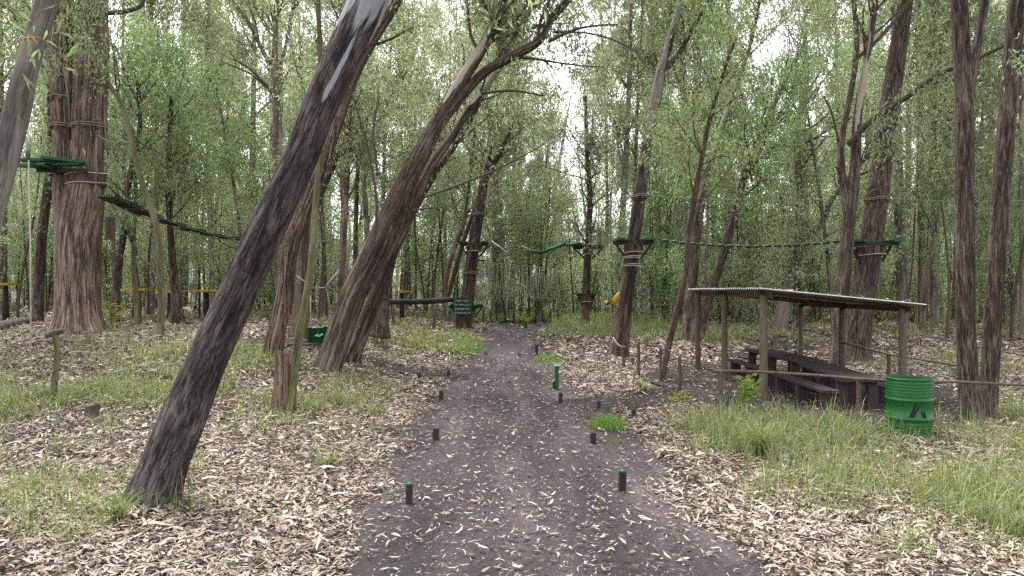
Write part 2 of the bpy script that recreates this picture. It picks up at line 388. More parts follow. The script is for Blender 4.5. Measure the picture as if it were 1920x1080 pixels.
M['rubber'] = surf("black_rubber", (0.010, 0.010, 0.010), (0.028, 0.027, 0.026), 12, 0.7, 0.3, 0.01)
M['rope'] = surf("pale_rope", (0.30, 0.27, 0.22), (0.52, 0.49, 0.43), 40, 0.9, 0.4, 0.004)
M['rope_d'] = surf("weathered_rope", (0.14, 0.12, 0.10), (0.27, 0.24, 0.20), 40, 0.9, 0.4, 0.004)
M['steel'] = surf("galvanised_cable", (0.10, 0.11, 0.10), (0.20, 0.21, 0.20), 20, 0.45, 0.1, metal=0.6)
M['tin'] = surf("corrugated_tin", (0.28, 0.27, 0.28), (0.42, 0.41, 0.42), 3, 0.42, 0.1, 0.004, c3=(0.50, 0.49, 0.49), metal=0.35)
M['yellow'] = surf("yellow_paint", (0.30, 0.18, 0.006), (0.46, 0.29, 0.014), 8, 0.5, 0.1)
M['orange'] = surf("orange_tape", (0.55, 0.14, 0.02), (0.7, 0.2, 0.03), 8, 0.6, 0)
M['white'] = surf("white_paint", (0.55, 0.58, 0.55), (0.75, 0.77, 0.75), 8, 0.6, 0)
M['plank_d'] = surf("dark_plank_wood", (0.018, 0.016, 0.013), (0.05, 0.043, 0.034), 14, 0.85, 0.4, 0.006, (1, 4, 4))
M['block'] = surf("brown_block_wood", (0.05, 0.032, 0.022), (0.13, 0.085, 0.058), 14, 0.85, 0.4, 0.006)
M['logw'] = surf("fallen_log_wood", (0.035, 0.027, 0.021), (0.10, 0.08, 0.062), 9, 0.95, 0.7, 0.02, c3=(0.2, 0.165, 0.13))

# ------------------------------------------------------------------ the floor: soil masks, ground, path
PL = [(560, 1250), (650, 1080), (690, 945), (750, 850), (800, 760), (835, 712), (872, 675), (893, 650), (903, 634), (908, 622), (915, 612), (935, 605)]
PR = [(1560, 1250), (1400, 1080), (1290, 945), (1215, 850), (1120, 765), (1065, 712), (1033, 675), (1012, 650), (1000, 634), (1012, 622), (1045, 612), (1085, 605)]
LW = np.array([hit(*p) for p in PL]); RW = np.array([hit(*p) for p in PR])
def path_l(y): return np.interp(y, LW[:, 1], LW[:, 0])
def path_r(y): return np.interp(y, RW[:, 1], RW[:, 0])
STRIPS = [  # centre line, half width
    (np.array([hit(*p) for p in [(1080, 768), (1190, 754), (1290, 736), (1390, 722)]]), 0.75),
    (np.array([hit(*p) for p in [(880, 708), (770, 700), (690, 676), (610, 655), (480, 648)]]), 0.42),
    (np.array([hit(*p) for p in [(1390, 672), (1480, 655), (1440, 640)]]), 0.7)]
CL_C, CL_R = np.array([5.75, 15.2]), np.array([2.9, 4.7])

def seg_dist(x, y, P):
    d = np.full(x.shape, 1e9)
    for a, b in zip(P[:-1], P[1:]):
        ab = b[:2] - a[:2]; L2 = ab @ ab
        t = np.clip(((x - a[0]) * ab[0] + (y - a[1]) * ab[1]) / L2, 0, 1)
        d = np.minimum(d, np.hypot(x - a[0] - t * ab[0], y - a[1] - t * ab[1]))
    return d

def soil(x, y):
    """signed distance in metres, negative where the bare soil is"""
    x = np.asarray(x, float); y = np.asarray(y, float)
    d = np.maximum(path_l(y) - x, x - path_r(y)); d = np.where(y > LW[-1, 1], 5.0, d)
    for P, w in STRIPS: d = np.minimum(d, seg_dist(x, y, P) - w)
    e = np.hypot((x - CL_C[0]) / CL_R[0], (y - CL_C[1]) / CL_R[1]); d = np.minimum(d, (e - 1) * 2.6)
    return d

def axis(a, b, step, far):
    fine = list(np.arange(a, b + 1e-6, step)); hi, lo, s = [], [], step
    v = b
    while v < far: s *= 1.35; v += s; hi.append(v)
    s = step; v = a
    while v > -far: s *= 1.35; v -= s; lo.append(v)
    return np.array(lo[::-1] + fine + hi)

gx = axis(-14, 14, 0.22, 1500); gy = axis(2, 34, 0.22, 1500)
XX, YY = np.meshgrid(gx, gy)
ZZ = T(XX, YY)
nx, ny = len(gx), len(gy)
ii = (np.arange(ny - 1)[:, None] * nx + np.arange(nx - 1)[None, :])
gq = np.stack([ii, ii + 1, ii + nx + 1, ii + nx], -1).reshape(-1, 4)
tag(link("ground", mesh_np("ground", np.stack([XX.ravel(), YY.ravel(), ZZ.ravel()], 1), [gq], M['ground'], True)), kind="structure")

def sheet(name, rows, lift, mat):
    rows = np.asarray(rows, float); r, c = rows.shape[:2]
    z = T(rows[:, :, 0], rows[:, :, 1]) + lift
    V = np.dstack([rows[:, :, 0], rows[:, :, 1], z]).reshape(-1, 3)
    a = (np.arange(r - 1)[:, None] * c + np.arange(c - 1)[None, :])
    q = np.stack([a, a + 1, a + c + 1, a + c], -1).reshape(-1, 4)
    return tag(link(name, mesh_np(name, V, [q], mat, True)), kind="structure")

ys = np.linspace(LW[0, 1] - 1.0, LW[-1, 1], 260); tt = np.linspace(0, 1, 17)
wob = 0.35 * n2(ys, ys * 0, 1.4, 4, 1.0); wob2 = 0.35 * n2(ys, ys * 0, 1.4, 4, 7.0)
sheet("path", [[(path_l(y) - 0.05 + w1 + (path_r(y) - path_l(y) + 0.1 + w2 - w1) * t, y) for t in tt] for y, w1, w2 in zip(ys, wob, wob2)], 0.014, M['path'])
def strip_rows(P, w, n=40):
    C = catmull(P[:, :2], 0.2); tn = norm(np.gradient(C, axis=0)); sd = np.stack([tn[:, 1], -tn[:, 0]], 1)
    return [[c + s_ * w * (1 + 0.25 * math.sin(3.1 * i * 0.2)) * t for t in np.linspace(-1, 1, 7)] for i, (c, s_) in enumerate(zip(C, sd))]
for i, (P, w) in enumerate(STRIPS):
    sheet("side_path", strip_rows(P, w), 0.018 + 0.004 * i, M['clearing'])
th = np.linspace(0, 2 * math.pi, 49)
sheet("shelter_clearing", [[CL_C + CL_R * r * (1 + 0.10 * math.sin(3 * a + 1) + 0.05 * math.sin(7 * a)) * np.array([math.cos(a), math.sin(a)]) for a in th] for r in np.linspace(0.0, 1, 14)], 0.032, M['clearing'])

# ------------------------------------------------------------------ leaves, blades
def leaves_geo(pos, d, L, Wd, fold=0.25, rng=RNG):
    n = len(pos); d = norm(d)
    r = rng.normal(size=(n, 3)); s = norm(np.cross(d, r)); nn = np.cross(d, s)
    L = np.broadcast_to(L, (n,))[:, None]; Wd = np.broadcast_to(Wd, (n,))[:, None]
    mid = pos + d * L * 0.42
    V = np.empty((n, 4, 3)); V[:, 0] = pos; V[:, 1] = mid + s * Wd * 0.5 + nn * Wd * fold; V[:, 2] = pos + d * L - nn * L * 0.10; V[:, 3] = mid - s * Wd * 0.5 + nn * Wd * fold
    k = np.arange(n)[:, None] * 4
    return V.reshape(-1, 3), [np.vstack([k + [0, 1, 2], k + [0, 2, 3]])]

def spray(tips, n_each, spread, L, ratio, rng, droop=0.9):
    """many leaves round each twig end, hanging"""
    tips = np.asarray(tips, float); c = np.repeat(tips, n_each, 0); n = len(c)
    sp = spread * rng.uniform(0.35, 1.5, len(tips)).repeat(n_each)[:, None]
    off = rng.normal(size=(n, 3)) * sp * np.array([0.85, 0.85, 0.7]); off[:, 2] -= rng.gamma(1.3, 1.0, n) * sp[:, 0] * 1.0
    d = rng.normal(size=(n, 3)) * 0.62 + np.array([0, 0, -droop])
    ln = L * rng.uniform(0.55, 1.3, n)
    return leaves_geo(c + off, d, ln, ln * ratio * rng.uniform(0.75, 1.3, n), 0.25, rng)

def litter_leaves(x, y, L, curved, rng):
    n = len(x); az = rng.uniform(0, 2 * math.pi, n); tilt = rng.normal(0, 0.22, n); roll = rng.normal(0, 0.35, n)
    dx = np.stack([np.cos(az) * np.cos(tilt), np.sin(az) * np.cos(tilt), np.sin(tilt)], 1)
    sd = np.stack([-np.sin(az) * np.cos(roll), np.cos(az) * np.cos(roll), np.sin(roll)], 1); up = np.cross(dx, sd)
    ln = L * np.clip(rng.lognormal(0, 0.5, n), 0.3, 2.6); wd = ln * np.clip(rng.lognormal(-1.75, 0.35, n), 0.08, 0.42)
    z = T(x, y) + 0.028 + np.abs(rng.normal(0, 0.012, n)) + np.abs(np.sin(tilt)) * ln * 0.35
    p = np.stack([x, y, z], 1); l = ln[:, None]; w = wd[:, None]; cv = rng.normal(0, 0.13, n)[:, None]; cu = rng.normal(0.05, 0.10, n)[:, None]
    def pt(t, s): return p + dx * l * (t - 0.5) + sd * (w * s + l * cv * 4 * (t * (1 - t))) + up * l * (cu * 4 * (t - 0.5) ** 2 + 0.06 * abs(s))
    k = np.arange(n)[:, None]
    if curved:
        V = np.stack([pt(0, 0), pt(0.3, -0.5), pt(0.3, 0.5), pt(0.68, -0.42), pt(0.68, 0.42), pt(1, 0)], 1).reshape(-1, 3); k = k * 6
        return V, [np.vstack([k + [0, 1, 2], k + [3, 5, 4]]), k + [1, 3, 4, 2]]
    V = np.stack([pt(0, 0), pt(0.45, -0.5), pt(1, 0), pt(0.45, 0.5)], 1).reshape(-1, 3); k = k * 4
    return V, [np.vstack([k + [0, 1, 2], k + [0, 2, 3]])]

def blades(x, y, h, w, az, lean, rng):
    n = len(x); p = np.stack([x, y, T(x, y)], 1); d = np.stack([np.cos(az), np.sin(az), 0 * az], 1); sa = az + math.pi / 2 + rng.normal(0, 0.5, n); s = np.stack([np.cos(sa), np.sin(sa), 0 * az], 1)
    out = []
    for t, ww in ((0, 0.8), (0.4, 1.0), (0.75, 0.7)):
        c = p + d * (h * lean * t * t)[:, None]; c[:, 2] += h * t * (1 - 0.35 * np.clip(lean, 0, 1.2) * t)
        out += [c - s * (w * ww / 2)[:, None], c + s * (w * ww / 2)[:, None]]
    c = p + d * (h * lean)[:, None]; c[:, 2] += h * (1 - 0.35 * np.clip(lean, 0, 1.2)) - 0.12 * h * np.clip(lean, 0, 1.5); out.append(c)
    V = np.stack(out, 1).reshape(-1, 3); k = np.arange(n)[:, None] * 7
    return V, [np.vstack([k + [0, 1, 3, 2], k + [2, 3, 5, 4]]), k + [4, 5, 6]]

# --- grass: (px, py, rx m, ry m, tufts, height, dry?)
GR = [(150, 700, 3.2, 3.0, 820, 0.27), (420, 690, 1.6, 2.6, 330, 0.25), (60, 800, 1.9, 2.2, 430, 0.30), (300, 780, 1.4, 1.7, 230, 0.22), (60, 930, 1.0, 0.9, 110, 0.28), (560, 780, 1.2, 1.5, 150, 0.2), (960, 596, 3.5, 3.0, 500, 0.35), (1040, 603, 3.5, 2.5, 300, 0.35), (880, 603, 2.0, 2.0, 200, 0.32), (250, 580, 9, 6, 260, 0.5), (1350, 592, 8, 6, 300, 0.55), (1620, 596, 9, 6, 300, 0.55), (1850, 600, 8, 5, 260, 0.5), (680, 585, 7, 5, 220, 0.5), (1090, 604, 3.0, 3.0, 500, 0.42), (250, 960, 0.75, 0.6, 55, 0.26), (30, 1010, 0.6, 0.7, 42, 0.30),
      (600, 730, 1.1, 1.9, 210, 0.26), (700, 790, 0.5, 1.0, 34, 0.2), (520, 690, 0.8, 1.4, 80, 0.22), (330, 900, 0.3, 0.4, 12, 0.3), (610, 870, 0.3, 0.3, 14, 0.25), (680, 730, 0.8, 1.2, 60, 0.2),
      (1420, 830, 1.0, 0.8, 90, 0.36), (1600, 850, 2.0, 1.2, 330, 0.33), (1800, 850, 1.6, 1.6, 420, 0.38), (1880, 960, 1.0, 0.9, 200, 0.34), (1700, 930, 1.5, 0.8, 190, 0.28), (1540, 800, 1.5, 0.5, 60, 0.34), (1330, 800, 0.6, 0.7, 40, 0.25),
      (1840, 1040, 0.8, 0.5, 34, 0.24), (1850, 760, 1.5, 2.0, 180, 0.36), (1840, 690, 3.0, 2.4, 210, 0.35),
      (850, 645, 1.4, 3.0, 420, 0.30), (760, 628, 3.0, 3.2, 330, 0.28), (720, 650, 1.6, 2.4, 130, 0.22), (980, 592, 6.0, 5.0, 500, 0.40), (1150, 612, 3.6, 5.0, 700, 0.48), (1250, 625, 3.0, 3.0, 380, 0.42), (1380, 630, 2.5, 3.0, 240, 0.36),
      (1060, 635, 0.9, 2.2, 120, 0.28), (430, 600, 4.5, 3.5, 230, 0.26), (1700, 620, 7, 4, 330, 0.38), (60, 640, 4, 2.5, 180, 0.25), (1500, 640, 2.0, 2.0, 80, 0.3), (640, 600, 5, 3, 200, 0.26)]
gX, gY, gH, gL, gA, gW = [], [], [], [], [], []
for px, py, rx, ry, nt_, hgt in GR:
    c = hit(px, py); a = RNG.uniform(0, 2 * math.pi, nt_); r = np.sqrt(RNG.uniform(0, 1, nt_)) ** 0.9
    cx, cy = c[0] + rx * r * np.cos(a), c[1] + ry * r * np.sin(a)
    keep = (soil(cx, cy) > 0.05) & (np.hypot((cx - 5.75) / 2.3, (cy - 15.2) / 4.4) > 1)
    keep &= RNG.uniform(0, 1, nt_) < np.clip(0.55 + 1.6 * n2(cx, cy, 0.9, 3, 2.0), 0.06, 1.0) * (0.75 if c[1] < 13 else 1.0)
    keep &= ~((np.abs(cx - 5.35) < 0.5) & (cy > 8.9) & (cy < 10.5) & (RNG.uniform(0, 1, nt_) < 0.65))
    for x0, y0 in zip(cx[keep], cy[keep]):
        D = y0; nb = int(RNG.integers(12, 26)) if D < 13 else int(RNG.integers(9, 16))
        sp = RNG.uniform(0.04, 0.26); hh = hgt * RNG.uniform(0.45, 1.5)
        gX.append(x0 + RNG.normal(0, sp, nb)); gY.append(y0 + RNG.normal(0, sp, nb)); gH.append(hh * RNG.uniform(0.45, 1.3, nb)); gL.append(np.abs(RNG.normal(0.55, 0.5, nb))); gA.append(RNG.uniform(0, 6.283, nb)); gW.append(RNG.uniform(0.004, 0.0095, nb) * (1 if D < 10 else (1.5 if D < 20 else (2.6 if D < 34 else 4.5))))
cat_ = np.concatenate
V_, F_ = blades(cat_(gX), cat_(gY), cat_(gH), cat_(gW), cat_(gA), cat_(gL), RNG)
tag(link("grass", mesh_np("grass", V_, F_, M['grass'])), "wispy green and straw coloured grass growing through the leaf litter", "grass", kind="stuff")


# --- leaf litter
bands = [(4.2, 7.5, 2200, 0.052, True), (7.5, 13.0, 1450, 0.055, False), (13.0, 20.0, 740, 0.072, False), (20.0, 34.0, 220, 0.115, False), (34.0, 62.0, 22, 0.28, False)]
lit = G()
for d0, d1, den, L, cv in bands:
    n = int(den * 0.75 * (d1 * d1 - d0 * d0) * 1.10)
    d = np.sqrt(RNG.uniform(d0 * d0, d1 * d1, n)); x = RNG.uniform(-0.76, 0.76, n) * d + RNG.uniform(-0.8, 0.8, n)
    sd = soil(x, d) + 0.45 * n2(x, d, 1.3, 4, 4.0)
    p = 0.12 + 0.90 * S((sd + 0.22) / 0.8)
    p *= 1 - 0.55 * S((n2(x, d, 1.6, 3, 9.0) - 0.02) / 0.4) * (sd > 0.3)
    k = RNG.uniform(0, 1, n) < p
    x, d, sdk = x[k], d[k], sd[k]
    V_, F_ = litter_leaves(x, d, L * np.where(sdk < 0, 0.78, 1.0), cv, RNG)
    lit.add(V_, F_)
tag(lit.obj("leaf_litter", M['litter']), "pale brown fallen gum leaves covering the forest floor", "leaf litter", kind="stuff")

# fine twigs lying in the litter
tw = G()
for _ in range(900):
    d = math.sqrt(RNG.uniform(4.5 ** 2, 16 ** 2)); x = RNG.uniform(-0.72, 0.72) * d
    if soil(np.array([x]), np.array([d]))[0] < 0 and RNG.uniform() < 0.75: continue
    L = RNG.uniform(0.12, 0.5); a = RNG.uniform(0, 6.28); b = a + RNG.normal(0, 0.4)
    p0 = np.array([x, d]); p1 = p0 + 0.5 * L * np.array([math.cos(a), math.sin(a)]); p2 = p1 + 0.5 * L * np.array([math.cos(b), math.sin(b)])
    P = [[q[0], q[1], Tz(q[0], q[1]) + 0.045 + RNG.uniform(0, 0.02)] for q in (p0, p1, p2)]
    tw.add(*tube(P, [0.005, 0.004, 0.002], 4, False))
tag(tw.obj("twig_litter", M['twig']), "thin dead twigs strewn over the leaf litter", "twigs", kind="stuff")
bs = G()
for _ in range(1100):       # shed bark ribbons
    d = math.sqrt(RNG.uniform(4.5 ** 2, 18 ** 2)); x = RNG.uniform(-0.74, 0.74) * d
    if soil(np.array([x]), np.array([d]))[0] < 0.1: continue
    L = RNG.uniform(0.10, 0.42); a = RNG.uniform(0, 6.28); w = RNG.uniform(0.008, 0.028); cv = RNG.normal(0, 0.5); V = []
    for t in np.linspace(0, 1, 5):
        aa = a + cv * (t - .5); q = np.array([x, d]) + L * (t - .5) * np.array([math.cos(aa), math.sin(aa)]); z = Tz(x, d) + .05 + .02 * math.sin(6 * t + a)
        nn_ = np.array([-math.sin(aa), math.cos(aa)]) * w * (.5 + .5 * math.sin(math.pi * min(1, t + .2)))
        V += [[q[0] - nn_[0], q[1] - nn_[1], z], [q[0] + nn_[0], q[1] + nn_[1], z + .012 * math.sin(a * 3)]]
    bs.add(np.array(V), [np.arange(4)[:, None] * 2 + [0, 2, 3, 1]])
tag(bs.obj("bark_litter", M['litter']), "curled ribbons of shed bark lying among the fallen leaves", "bark litter", kind="stuff")
# ------------------------------------------------------------------ trees
def rot_about(d, ang, az):
    d = norm(d); r = np.array([0, 0, 1.0]) if abs(d[2]) < 0.9 else np.array([1.0, 0, 0])
    s = norm(np.cross(d, r)); u = np.cross(s, d)
    return norm(d * math.cos(ang) + (s * math.cos(az) + u * math.sin(az)) * math.sin(ang))

def limb(rng, wood, tips, p, d, L, r, lvl, last, kids, wig=0.16, up=0.05, tipstep=0.28):
    n = max(4, int(L / 0.4)); P = [np.array(p, float)]; d = norm(d)
    for i in range(n):
        d = norm(d + rng.normal(0, wig, 3) + np.array([0, 0, up if lvl < last else -0.10])); P.append(P[-1] + d * L / n)
    P = np.array(P); R = np.linspace(r, max(r * 0.3, 0.004), len(P))
    wood.add(*tube(P, R, 7 if r > 0.05 else (5 if r > 0.02 else 3), False))
    if lvl >= last:
        m = max(2, int(L / tipstep))
        for t in np.linspace(0.3, 1.0, m):
            f = t * (len(P) - 1); i = min(int(f), len(P) - 2); tips.append(P[i] * (1 - f + i) + P[i + 1] * (f - i) + rng.normal(0, 0.06, 3))
        return
    for k in range(kids[lvl]):
        t = rng.uniform(0.3, 1.0); f = t * (len(P) - 1); i = min(int(f), len(P) - 2); q = P[i] * (1 - f + i) + P[i + 1] * (f - i)
        dd = rot_about(P[i + 1] - P[i], rng.uniform(0.45, 1.05), rng.uniform(0, 6.283))
        limb(rng, wood, tips, q, dd, L * rng.uniform(0.42, 0.68), max(R[i] * 0.55, 0.005), lvl + 1, last, kids, wig, up, tipstep)

def fissures(amp, k, ks, amp2=0.04):
    amp2 = min(amp2, 0.05)
    def f(b):
        a = fbm(b * np.array([k, k, ks]), 4); r = 1 - 2 * np.abs(a)          # ridged, drawn out along the stem
        return amp * (r - 0.4) + amp2 * fbm(b * np.array([1.6, 1.6, 0.8]) + 40, 2)
    return f

TREES = {}
def tree(key, name, label, cat, mat, stems, D=None, ext=3.0, sides=20, step=0.12, disp=None, limbs=(), leaf='gum', n_leaf=16, L=0.095, ratio=0.17, spread=0.16, seed=0, kids=(3, 3), dead=(), flare=1.25, group=None, last=2, sprigs=()):
    """stems: list of traced stems, each [(px, py, width px[, depth offset]), ...]; the first one starts in the ground"""
    rng = np.random.default_rng(1000 + seed)
    b = hit(stems[0][0][0], stems[0][0][1]) if D is None else W(stems[0][0][0], stems[0][0][1], D)
    D0 = b[1]; base = np.array([b[0], D0, Tz(b[0], D0)])
    root = thing(name, label, cat, base, group)
    trunk = G(); crown_w = G(); tips = []; paths = []
    for si, st in enumerate(stems):
        P, R = [], []
        for q in st:
            d = D0 + (q[3] if len(q) > 3 else 0.0); P.append(W(q[0], q[1], d)); R.append(q[2] * 0.5 / F * d)
        P = np.array(P); R = np.array(R) * (0.96 if key == 'lean' else 0.87)
        if si == 0 or st[0][1] > 600:
            dirb = norm(P[0] - P[1]); P = np.vstack([P[0] + dirb * 0.35, P]); R = np.concatenate([[R[0] * flare], R])
        if ext and P[-1][2] > 2 + 0.36 * D0:        # goes on above the frame
            dl = norm(P[-1] - P[-2]); q = P[-1]; r = R[-1]
            for e in range(4):
                dl = norm(dl * 0.8 + np.array([0, 0, 0.25]) + rng.normal(0, 0.06, 3)); q = q + dl * ext / 4; r *= 0.82; P = np.vstack([P, q]); R = np.append(R, r)
        sd_ = sides if si == 0 else max(8, int(sides * 0.7))
        def dsp(b, f0=disp, first=(si == 0)):
            v = f0(b) if f0 else np.zeros(len(b))
            if first and flare > 1:       # buttresses where the trunk enters the ground
                th_ = np.arctan2(b[:, 1], b[:, 0]); v = v + np.exp(-np.maximum(b[:, 2] - 0.3, 0) / 0.22) * (0.10 + 0.13 * np.sin(4 * th_ + seed) + 0.07 * np.sin(7 * th_ + 2 * seed)) * (flare - 1) * 4
            return v
        V, Fs, B = tube(P, R, sd_, True, step, dsp)
        if si == 0: base_s = 0.35; B[:, 2] -= base_s
        trunk.add(V, Fs, B); PR_ = catmull(np.column_stack([P, R]), 0.25); paths.append(PR_)
    trunk.obj("trunk", mat, root, True)
    for (si, t0, t1, cnt, L0, L1) in limbs:
        PR_ = paths[si]; m = len(PR_)
        for c in range(int(cnt * 1.35)):
            i = int(np.clip(rng.uniform(t0, t1) * (m - 1), 0, m - 2)); dl = PR_[i + 1, :3] - PR_[i, :3]
            dd = rot_about(dl, rng.uniform(0.5, 1.1), rng.uniform(0, 6.283)); dd[2] += 0.15
            limb(rng, crown_w, tips, PR_[i, :3], dd, rng.uniform(L0, L1), min(max(PR_[i, 3] * 0.38, 0.012), 0.055), 0, last, kids)
    for dp in dead:     # bare branches traced on the same tree
        P = np.array([W(q[0], q[1], D0 + (q[3] if len(q) > 3 else 0)) for q in dp]); R = np.array([q[2] * 0.5 / F * D0 for q in dp])
        g = G(); g.add(*tube(P, R, 6, True, 0.12)); g.obj("branch", M['twig'], root, True)
    if crown_w.n: crown_w.obj("limbs", M['twig'], root, True)
    tips += [W(q[0], q[1], D0 + q[2]) for q in sprigs]
    if tips:
        V, Fs = spray(tips, int(n_leaf * 1.4), spread * 1.15, L * (1.1 if D0 < 12 else 1.35), ratio * 1.35, rng)
        G().add(V, Fs).obj("crown", M[leaf], root)
    TREES[key] = (root, base, paths, D0); return root

LEAN = [(284, 945, 112), (309, 871, 95), (341, 793, 92), (372, 716, 83), (405, 638, 79), (442, 560, 77), (493, 445, 74), (561, 300, 68), (598, 205, 68), (645, 100, 72), (692, 0, 76)]
LEAN = [(a, b, c * 0.93) for a, b, c in LEAN]
tree('lean', "leaning_gum_tree", "thick dark leaning gum trunk with pale peeling patches near its top, beside the path", "tree", M['b_lean'], [LEAN], ext=4.0, sides=88, step=0.028, disp=fissures(0.07, 17, 1.4, 0.03), limbs=[(0, 0.72, 1, 7, 1.4, 2.4)], n_leaf=14, L=0.11, seed=1, flare=1.15)
tree('edge', "gum_tree", "smooth grey gum trunk at the photo's left edge with an orange tape band", "tree", M['b_smooth'], [[(-150, 960, 70), (-90, 700, 60), (-30, 450, 50), (6, 320, 46), (28, 200, 40), (52, 110, 38), (85, 0, 38)], [(-75, 640, 40, .3), (-20, 420, 34, .3), (15, 330, 26, .3), (48, 210, 22, .3), (66, 120, 20, .3), (120, -60, 18, .3)]], ext=2.5, sides=40, step=0.06, disp=fissures(0.02, 6, 0.8, 0.05), limbs=[(0, 0.8, 1, 4, 1.2, 2.0), (1, 0.8, 1, 3, 1.0, 1.6)], n_leaf=10, L=0.11, seed=2, leaf='wattle', sprigs=[(0, -10, -1.0), (25, 5, -1.0), (45, 15, -1.0), (75, -10, -1.0)])
tree('big', "old_gum_tree", "massive stringy-barked double trunk carrying the green platform and rope wraps", "tree", M['b_big'],
     [[(148, 628, 116), (146, 590, 92), (146, 540, 86), (147, 440, 88), (158, 370, 78), (163, 300, 62), (168, 200, 66), (172, 100, 66), (172, 20, 62), (176, -60, 54)],
      [(128, 470, 40, .15), (122, 370, 46, .1), (120, 300, 40, 0), (117, 200, 46, 0), (115, 100, 50, 0), (118, 20, 46, 0), (108, -60, 40, 0)]],
     D=18.0, ext=8, sides=72, step=0.07, disp=fissures(0.075, 8, 0.55, 0.10), limbs=[(0, 0.72, 1, 8, 2.5, 4.5), (1, 0.7, 1, 8, 2.5, 4.5)], n_leaf=18, L=0.12, seed=3, flare=1.3,
     dead=[[(190, 25, 9), (230, 22, 9), (262, 12, 8), (270, -5, 7)]])
tree('curve', "sapling", "slender olive curving sapling in front of the plank bridge", "tree", M['b_green'], [[(300, 633, 15), (303, 560, 15), (297, 450, 14), (285, 395, 13), (262, 330, 12), (246, 260, 12), (228, 195, 11), (200, 150, 10), (165, 75, 9), (132, 15, 8), (110, -40, 7)]], ext=1.5, sides=14, step=0.12, disp=fissures(0.04, 5, 0.8), limbs=[(0, 0.55, 1, 9, 0.9, 1.8)], leaf='wattle', n_leaf=18, L=0.08, seed=4)
tree('shag', "shaggy_gum_tree", "shaggy trunk hung with peeling bark strips behind the big leaning trunk", "tree", M['b_shag'], [[(511, 668, 38), (522, 610, 36), (535, 541, 34), (546, 460, 34), (575, 385, 26), (618, 275, 24), (672, 125, 22), (745, 0, 20)], [(560, 620, 36, 3), (568, 540, 34, 3), (572, 460, 30, 3), (590, 380, 26, 3), (625, 300, 22, 3), (655, 240, 18, 3)]], ext=4, sides=40, step=0.07, disp=fissures(0.10, 9, 0.5, 0.08), limbs=[(0, 0.5, 1, 12, 1.2, 2.6), (1, .7, 1, 5, 1, 2)], seed=5, n_leaf=18)
tree('green', "sapling", "pale green sapling growing out of a split brown base right of the leaning trunk", "tree", M['b_green'], [[(545, 772, 16), (552, 700, 18), (558, 650, 20), (572, 570, 17), (583, 500, 16), (590, 410, 14), (598, 300, 13), (602, 220, 12), (600, 100, 11), (596, -10, 10)]], ext=2, sides=18, step=0.08, disp=fissures(0.03, 5, 0.8), limbs=[(0, 0.78, 1, 5, 0.8, 1.5)], leaf='wattle', n_leaf=14, seed=6)
tree('trio', "leaning_gum_tree", "brown leaning gum with three stems forking to the upper right, green board at its foot", "tree", M['b_mid'],
     [[(613, 694, 56), (646, 600, 54), (668, 540, 54), (694, 490, 56), (735, 400, 50), (782, 300, 40), (838, 200, 30), (866, 150, 28), (898, 100, 24), (925, 50, 22), (942, 0, 20), (960, -50, 18)],
      [(800, 262, 24), (850, 200, 22), (905, 138, 20), (960, 106, 20), (1008, 78, 20), (1028, 42, 18), (1062, 3, 16), (1085, -30, 14)],
      [(668, 650, 34, 1.2), (692, 590, 32, 1.0), (724, 500, 28, 1.0), (768, 402, 24, .9), (806, 315, 20, .8), (852, 250, 17, .8), (880, 205, 15, .9), (920, 150, 14, 1.0), (975, 52, 12, 1.0), (1008, -10, 11, 1.0)]],
     ext=3, sides=48, step=0.07, disp=fissures(0.08, 10, 0.7, 0.08), limbs=[(0, 0.55, 1, 15, 1.2, 2.6), (1, 0.35, 1, 13, 1.0, 2.2), (2, 0.5, 1, 14, 1.0, 2.2)], n_leaf=20, L=0.10, seed=7,
     dead=[[(795, 370, 5), (860, 347, 5), (930, 318, 4), (985, 290, 3), (1020, 270, 2)], [(770, 395, 5), (805, 390, 4), (835, 387, 3)], [(1028, 78, 7, -.2), (1080, 55, 5, -.3), (1120, 48, 4, -.4), (1158, 46, 3, -.4)], [(1040, 60, 5, .2), (1100, 62, 4, .3), (1150, 75, 3, .3), (1195, 98, 2, .3)],
           [(898, 175, 5), (960, 170, 5), (1022, 180, 3)], [(700, 470, 5, -.5), (706, 380, 5, -.5), (690, 280, 4, -.5), (672, 215, 3, -.5), (655, 160, 3, -.5)], [(708, 330, 4, -.5), (700, 240, 4, -.5), (712, 180, 3, -.5)]])
tree('dark', "gum_tree", "dark short-boled tree directly behind the three-stemmed leaning gum", "tree", M['b_right'], [[(715, 610, 30), (722, 540, 26), (742, 460, 22), (800, 350, 15), (870, 245, 12), (925, 130, 10), (940, 60, 9)]], D=21, ext=3, sides=16, limbs=[(0, 0.4, 1, 14, 1.5, 3)], seed=8, n_leaf=18, disp=fissures(.06, 8, .8))
tree('c1', "platform_gum_tree", "red-brown leaning trunk with two green platforms at the path's end behind the sign", "tree", M['b_plat'], [[(870, 617, 36), (876, 560, 29), (882, 510, 27), (889, 455, 25), (898, 400, 22), (906, 350, 19), (914, 300, 15), (922, 240, 11), (935, 160, 9), (940, 90, 7)], [(908, 345, 14), (930, 300, 10), (960, 240, 8), (985, 190, 6)]], ext=4, sides=28, step=0.12, disp=fissures(.07, 6, .6), limbs=[(0, 0.55, 1, 16, 1.6, 3.2), (1, .2, 1, 9, 1.2, 2.4)], seed=9, n_leaf=22, L=0.11,
     dead=[[(838, 565, 9, 1.5), (858, 490, 9, 1.2), (880, 420, 8, .8), (900, 368, 7, .3)]])
